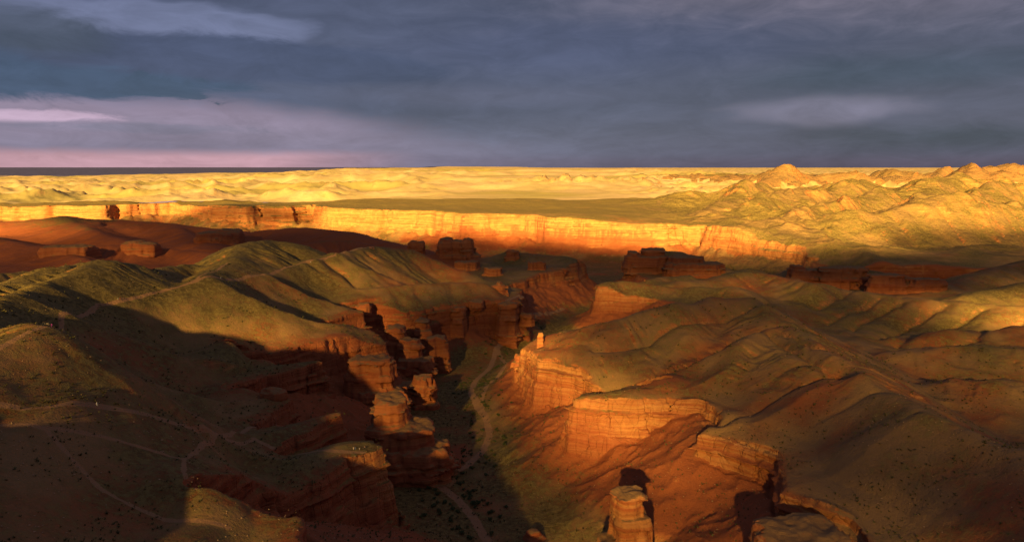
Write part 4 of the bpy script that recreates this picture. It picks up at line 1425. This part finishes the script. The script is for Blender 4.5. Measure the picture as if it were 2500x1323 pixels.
def scatter(name, n, build, mat, seed, keep, kind='stuff', label=None):
    """uncountable small ground cover joined into one mesh"""
    r = np.random.default_rng(seed)
    Y = np.exp(r.uniform(np.log(125), np.log(640), n))
    X = r.uniform(-.8, .8, n) * Y
    h, D, g = fields(X, Y)
    z = np.minimum(h, np.where(D < 0, g + STEEP * (-D), g))
    ok = keep(X, Y, D, r)
    X, Y, z = X[ok], Y[ok], z[ok]
    vs, fs = build(X, Y, z, r)
    me = bpy.data.meshes.new(name)
    me.vertices.add(len(vs))
    me.vertices.foreach_set('co', vs.astype(np.float32).ravel())
    k = fs.shape[1]
    me.loops.add(fs.size)
    me.loops.foreach_set('vertex_index', fs.astype(np.int32).ravel())
    me.polygons.add(len(fs))
    me.polygons.foreach_set('loop_start', np.arange(0, fs.size, k, dtype=np.int32))
    me.polygons.foreach_set('loop_total', np.full(len(fs), k, np.int32))
    me.update()
    me.materials.append(mat)
    o = bpy.data.objects.new(name, me)
    COL.objects.link(o)
    o['kind'] = kind
    if label:
        o['label'] = label
        o['category'] = name.split('_')[-1]
    return o


def tuft_build(X, Y, z, r):
    n = len(X)
    B = 5
    vs, fs = [], []
    size = (.2 + .75 * r.uniform(0, 1, n) ** 2.2) * (0.7 + Y / 450)
    for b in range(B):
        a = r.uniform(0, 2 * np.pi, n)
        ex, ey = np.cos(a), np.sin(a)
        lean = r.uniform(.2, 1.0, n) * size
        hgt = r.uniform(.4, .9, n) * size
        w_ = size * .35
        base = np.stack([X, Y, z - .08], 1)
        sx = np.stack([-ey * w_, ex * w_, np.zeros(n)], 1)
        mid = base + np.stack([ex * lean * .5, ey * lean * .5, hgt * .8], 1)
        tip = base + np.stack([ex * lean, ey * lean, hgt], 1)
        q = np.stack([base - sx * .5, base + sx * .5, mid + sx, tip], 1).reshape(-1, 3)
        vs.append(q)
        fs.append(np.arange(4 * n).reshape(n, 4) + 4 * n * b)
    return np.concatenate(vs), np.concatenate(fs)


def stone_build(X, Y, z, r):
    n = len(X)
    oct_ = np.array([(1, 0, 0), (0, 1, 0), (-1, 0, 0), (0, -1, 0), (0, 0, 1), (0, 0, -1)], float)
    tri = np.array([(0, 1, 4), (1, 2, 4), (2, 3, 4), (3, 0, 4), (1, 0, 5), (2, 1, 5), (3, 2, 5), (0, 3, 5)])
    size = r.uniform(.12, .4, n) ** 1.5 * 2.2
    a = r.uniform(0, 6.28, n)
    J = oct_[None] * r.uniform(.6, 1.25, (n, 6, 1)) * size[:, None, None] * np.array([1, .8, .6])
    c, s_ = np.cos(a)[:, None], np.sin(a)[:, None]
    P = np.stack([J[..., 0] * c - J[..., 1] * s_, J[..., 0] * s_ + J[..., 1] * c, J[..., 2]], -1)
    P += np.stack([X, Y, z + .1], 1)[:, None]
    F = (tri[None] + 6 * np.arange(n)[:, None, None]).reshape(-1, 3)
    return P.reshape(-1, 3), F


scatter('scrub', 52000, tuft_build, MAT_SCRUB, 3, lambda X, Y, D, r: ((D < -5) & (r.uniform(0, 1, len(X)) < np.clip(.30 + 2.0 * fbm(X, Y, 38, 4, .6, 77.), .03, 1))) | ((D > 4) & (r.uniform(0, 1, len(X)) < .5)), label='low dry scrub and grass tufts dotted over the hillsides')
scatter('loose_stones', 16000, stone_build, MAT_STONE, 9, lambda X, Y, D, r: (D > 1) & (D < 45) & (r.uniform(0, 1, len(X)) < .6) | (D < -3) & (r.uniform(0, 1, len(X)) < np.clip(.3 + 1.2 * fbm(X, Y, 40, 3, .5, 57.), 0, 1)), label='pale loose stones lying on the hillsides')
print('plants %.1f' % (time.time() - T0))


# ------------------------------------------------------------------ people
def flat_mat(name, c):
    m, t = new_mat(name)
    tcn = t.n('ShaderNodeTexCoord')
    n = t.noise(tcn.outputs['Object'], 9.0, 3.0)
    finish(t, t.mix(n, tuple(v * .8 for v in c), tuple(min(1, v * 1.15) for v in c)), 0.85)
    return m


SKIN = flat_mat('skin', (.45, .27, .18))
HAIR = flat_mat('hair', (.02, .015, .012))
SHOE = flat_mat('shoe', (.05, .045, .04))


def figure(stride, arm):
    """one continuous body grown over a posed skeleton, 1.72 m tall, facing +Y"""
    pts, eds, rads = [], [], []

    def add(p, r, parent=None):
        pts.append(p)
        rads.append(r)
        if parent is not None:
            eds.append((parent, len(pts) - 1))
        return len(pts) - 1
    pel = add((0, 0, .93), (.15, .11))
    bel = add((0, .01, 1.08), (.14, .10), pel)
    che = add((0, 0, 1.28), (.17, .115), bel)
    nec = add((0, .005, 1.46), (.06, .06), che)
    hd0 = add((0, .015, 1.54), (.075, .085), nec)
    add((0, .02, 1.66), (.082, .10), hd0)
    for sd in (-1, 1):
        st = stride * sd
        hip = add((sd * .095, 0, .88), (.095, .10), pel)
        kn = add((sd * .10, st * .55 + .03, .49), (.062, .066), hip)
        an = add((sd * .10, st * .9 - .02 * (1 if st < 0 else 0), .09 + .05 * (1 if st < -.02 else 0)), (.042, .045), kn)
        add((sd * .11, st * .9 + .15, .05), (.042, .03), an)
        sh = add((sd * .19, 0, 1.40), (.065, .065), che)
        el = add((sd * .25, -st * .5 - .02, 1.13), (.045, .045), sh)
        wr = add((sd * .26, -st * .8 + arm, .90), (.03, .032), el)
        pa = add((sd * .26, -st * .85 + arm * 1.1, .82), (.034, .020), wr)
        for q, ln in enumerate((.075, .085, .08, .065)):
            k1 = add((sd * .26, -st * .85 + arm * 1.1 - .03 + .02 * q, .78), (.009, .009), pa)
            add((sd * .255 - sd * .015, -st * .85 + arm * 1.1 - .03 + .02 * q, .78 - ln), (.008, .008), k1)
        th_ = add((sd * .235, -st * .85 + arm * 1.1 + .035, .815), (.010, .010), pa)
        add((sd * .225, -st * .85 + arm * 1.1 + .05, .77), (.009, .009), th_)
    me = bpy.data.meshes.new('person_cage')
    me.from_pydata(pts, eds, [])
    ob = bpy.data.objects.new('person_cage', me)
    COL.objects.link(ob)
    sk_ = ob.modifiers.new('skin', 'SKIN')
    if not me.skin_vertices:
        bpy.context.view_layer.objects.active = ob
        bpy.ops.mesh.customdata_skin_add()
    for i, r in enumerate(rads):
        me.skin_vertices[0].data[i].radius = r
    me.skin_vertices[0].data[0].use_root = True
    ob.modifiers.new('sub', 'SUBSURF').levels = 1
    dg = bpy.context.evaluated_depsgraph_get()
    res = bpy.data.meshes.new_from_object(ob.evaluated_get(dg))
    bpy.data.objects.remove(ob)
    for p in res.polygons:
        p.use_smooth = True
    return res


def hair_mesh():
    bm = bmesh.new()
    bmesh.ops.create_icosphere(bm, subdivisions=2, radius=1)
    for v in bm.verts:
        if v.co.z < -.1 and v.co.y > -.2:
            v.co.z = -.1
        v.co = Vector((v.co.x * .098, v.co.y * .112 + .005, v.co.z * .10 + 1.675))
    me = bpy.data.meshes.new('hair')
    bm.to_mesh(me)
    bm.free()
    me.materials.append(HAIR)
    return me


POSES = [figure(.0, .0), figure(.22, .05), figure(.12, .12)]
HAIRM = hair_mesh()
PEOPLE = [
    (237, 991, 1, 100, (.75, .74, .75), (.62, .62, .66), 'person in white clothes walking on the lower hill path'),
    (244, 990, 2, 100, (.03, .03, .04), (.05, .05, .06), 'person in dark clothes walking beside the one in white on the lower path'),
    (106, 792, 1, 40, (.03, .03, .035), (.04, .04, .05), 'person in black leading the group walking down the upper path'),
    (110.5, 794, 2, 40, (.05, .06, .07), (.03, .03, .04), 'person in dark grey beside the leader of the group on the upper path'),
    (114.6, 786, 1, 40, (.30, .25, .20), (.03, .03, .04), 'person in a tan top and black trousers in the middle of the walking group'),
    (118.2, 785, 0, 40, (.10, .09, .09), (.03, .03, .04), 'person in charcoal clothes in the middle of the walking group'),
    (125, 783, 1, 40, (.28, .05, .30), (.22, .04, .24), 'person in purple walking last in the group on the upper path'),
    (288, 733, 1, 60, (.45, .55, .55), (.06, .06, .08), 'person in a pale teal top on the ridge path'),
    (293, 732, 2, 60, (.35, .04, .03), (.04, .03, .03), 'person in a red jacket on the ridge path'),
    (296, 732, 0, 60, (.05, .04, .04), (.04, .04, .05), 'person in dark clothes beside the red jacket on the ridge path'),
    (411, 704, 1, 60, (.04, .04, .05), (.04, .04, .05), 'lone person in dark clothes where the ridge path begins to fork'),
    (539.5, 681, 0, 80, (.70, .70, .70), (.35, .35, .38), 'lone person in white on the path below the tallest grassy hill'),
    (74, 834, 0, 0, (.22, .05, .03), (.05, .03, .03), 'lone person in dark red at the bend of the upper path'),
    (759, 642, 0, 0, (.75, .75, .74), (.4, .4, .42), 'person in white on the far crest path before the shelter'),
    (797, 628, 0, 0, (.05, .04, .04), (.04, .04, .05), 'person in dark clothes on the far crest path before the shelter'),
    (863, 1098, 0, 150, (.70, .52, .50), (.55, .5, .5), 'person in pale pink standing on the rock promontory above the canyon'),
    (867.5, 1098, 0, 200, (.10, .16, .35), (.10, .12, .25), 'person in blue standing on the rock promontory above the canyon'),
    (877.5, 1100, 0, 120, (.72, .66, .66), (.30, .12, .12), 'person in white top and red trousers on the rock promontory'),
    (886.5, 1097, 0, 160, (.02, .02, .025), (.02, .02, .03), 'person in black standing near the tip of the rock promontory'),
    (890.5, 1096, 0, 220, (.40, .22, .20), (.03, .03, .04), 'person in a dusty pink top and black trousers at the promontory tip'),
]
for (px, py, pose, yaw, top, leg, label) in PEOPLE:
    q = hit([(px, py)], 120, 1200, tol=6.0)[0]
    m_top, m_leg = flat_mat('clothes_top', top), flat_mat('clothes_legs', leg)
    me = POSES[pose].copy()
    for m_ in (SKIN, m_top, m_leg, SHOE):
        me.materials.append(m_)
    idx = []
    for p in me.polygons:
        c = p.center
        arm_ = abs(c.x) > .2
        idx.append(3 if c.z < .085 else 2 if (c.z < .97 and abs(c.x) < .21) else 0 if (c.z > 1.49 or (arm_ and c.z < .93)) else 1)
    me.polygons.foreach_set('material_index', idx)
    o = bpy.data.objects.new('person', me)
    COL.objects.link(o)
    o.location = (q[0], q[1], ground_z(q[0], q[1]) + .02)
    o.rotation_euler = (0, 0, rad(yaw))
    tag(o, label, 'person')
    hr = bpy.data.objects.new('hair', HAIRM)
    COL.objects.link(hr)
    hr.parent = o
print('people %.1f' % (time.time() - T0))


# ------------------------------------------------------------------ small open shelter on the far crest
def box(name, size, loc, mat, parent):
    bm = bmesh.new()
    bmesh.ops.create_cube(bm, size=1)
    for v in bm.verts:
        v.co = Vector((v.co.x * size[0], v.co.y * size[1], v.co.z * size[2]))
    bmesh.ops.bevel(bm, geom=bm.edges[:], offset=min(size) * .12, segments=1, affect='EDGES')
    me = bpy.data.meshes.new(name)
    bm.to_mesh(me)
    bm.free()
    me.materials.append(mat)
    o = bpy.data.objects.new(name, me)
    COL.objects.link(o)
    o.location = loc
    o.parent = parent
    return o


MAT_TIMBER = simple_mat('painted_timber', (.20, .07, .035), (.32, .12, .06), 2.0)
_s = hit([(908, 604)], 500, 1200, tol=6.0)[0]
_sz = ground_z(_s[0], _s[1])
sh = bpy.data.objects.new('lookout_shelter', None)
COL.objects.link(sh)
sh.location = (_s[0], _s[1], _sz)
tag(sh, 'small reddish wooden lookout shelter on the crest of the far grassy hill', 'shelter')
for sx in (-2.3, 2.3):
    for sy in (-1.5, 1.5):
        box('post', (.22, .22, 3.0), (sx, sy, 1.4), MAT_TIMBER, sh)
box('roof', (5.6, 4.0, .28), (0, 0, 3.04), MAT_TIMBER, sh)
box('bench', (4.0, .5, .12), (0, 1.1, .5), MAT_TIMBER, sh)
box('rail', (4.6, .1, .14), (0, -1.5, 1.0), MAT_TIMBER, sh)
box('rail', (4.6, .1, .14), (0, 1.5, 1.0), MAT_TIMBER, sh)


# ------------------------------------------------------------------ unseen clouds added toward the sun, each placed and shaped to shade chosen ground
def shade_cloud_mat(name, t_lo, t_hi, scale):
    m, t = new_mat(name)
    tcn = t.n('ShaderNodeTexCoord')
    n = t.noise(tcn.outputs['Object'], scale, 4.0, 0.55)
    tr = t.m('MULTIPLY_ADD', t.step(n, 0.38, 0.62), t_hi - t_lo, t_lo)
    d = t.n('ShaderNodeBsdfDiffuse', Color=(.8, .8, .82))
    p = t.n('ShaderNodeBsdfTransparent')
    mx = t.n('ShaderNodeMixShader')
    t.set(mx.inputs[0], tr)
    t.t.links.new(d.outputs[0], mx.inputs[1])
    t.t.links.new(p.outputs[0], mx.inputs[2])
    o = t.n('ShaderNodeOutputMaterial')
    t.t.links.new(mx.outputs[0], o.inputs['Surface'])
    return m


def shade_cloud(gx, gy, rx, ry, t_lo, t_hi, scale, alt=850.0, seed=0, turn=0.0):
    bm = bmesh.new()
    bmesh.ops.create_icosphere(bm, subdivisions=5, radius=1)
    co = np.array([v.co[:] for v in bm.verts])
    n = fbm(co[:, 0] * 100 + 40 * co[:, 2], co[:, 1] * 100, 60, 4, .55, 3.0 + seed)
    th = 0.04 * min(rx, ry)
    for v, k in zip(bm.verts, n):
        f = 1 + .32 * k
        v.co = Vector((v.co.x * rx * f, v.co.y * ry * f, v.co.z * th * (1 + k)))
    me = bpy.data.meshes.new('shade_cloud')
    bm.to_mesh(me)
    bm.free()
    for p in me.polygons:
        p.use_smooth = True
    me.materials.append(shade_cloud_mat('shade_cloud_vapour', t_lo ** .5, t_hi ** .5, scale))
    o = bpy.data.objects.new('shade_cloud', me)
    COL.objects.link(o)
    o.location = Vector((gx, gy, 60)) + TO_SUN * ((alt - 60) / TO_SUN.z)
    o.rotation_euler = (0, 0, rad(turn))
    o['kind'] = 'stuff'
    o['label'] = 'unseen grey vapour sheet added behind the viewpoint to shade the land'
    return o


shade_cloud(0, 1070, 950, 450, .14, .36, .008, 900, 0)
shade_cloud(-175, 560, 130, 140, .3, .6, .012, 880, 7)
shade_cloud(45, 345, 140, 180, .42, .72, .02, 900, 10)
shade_cloud(-84, 320, 88, 265, .10, .30, .02, 860, 1)
shade_cloud(-75, 640, 66, 120, .07, .18, .02, 865, 11)
shade_cloud(5, 690, 64, 95, .06, .16, .02, 870, 9)
shade_cloud(48, 205, 100, 84, .05, .13, .02, 850, 2)
shade_cloud(-1050, 2330, 430, 150, .10, .3, .01, 940, 12, -8)
shade_cloud(1150, 1480, 320, 200, .15, .35, .01, 920, 13)
shade_cloud(265, 275, 150, 105, .05, .14, .02, 800, 3)
shade_cloud(310, 500, 240, 310, .07, .20, .012, 840, 8)
shade_cloud(-700, 1150, 480, 250, .3, .6, .012, 920, 4)
shade_cloud(-330, 1500, 1150, 330, .04, .12, .01, 950, 5, -30)
shade_cloud(830, 1140, 420, 230, .10, .2, .01, 930, 6, 5)
print('scene done %.1f' % (time.time() - T0))
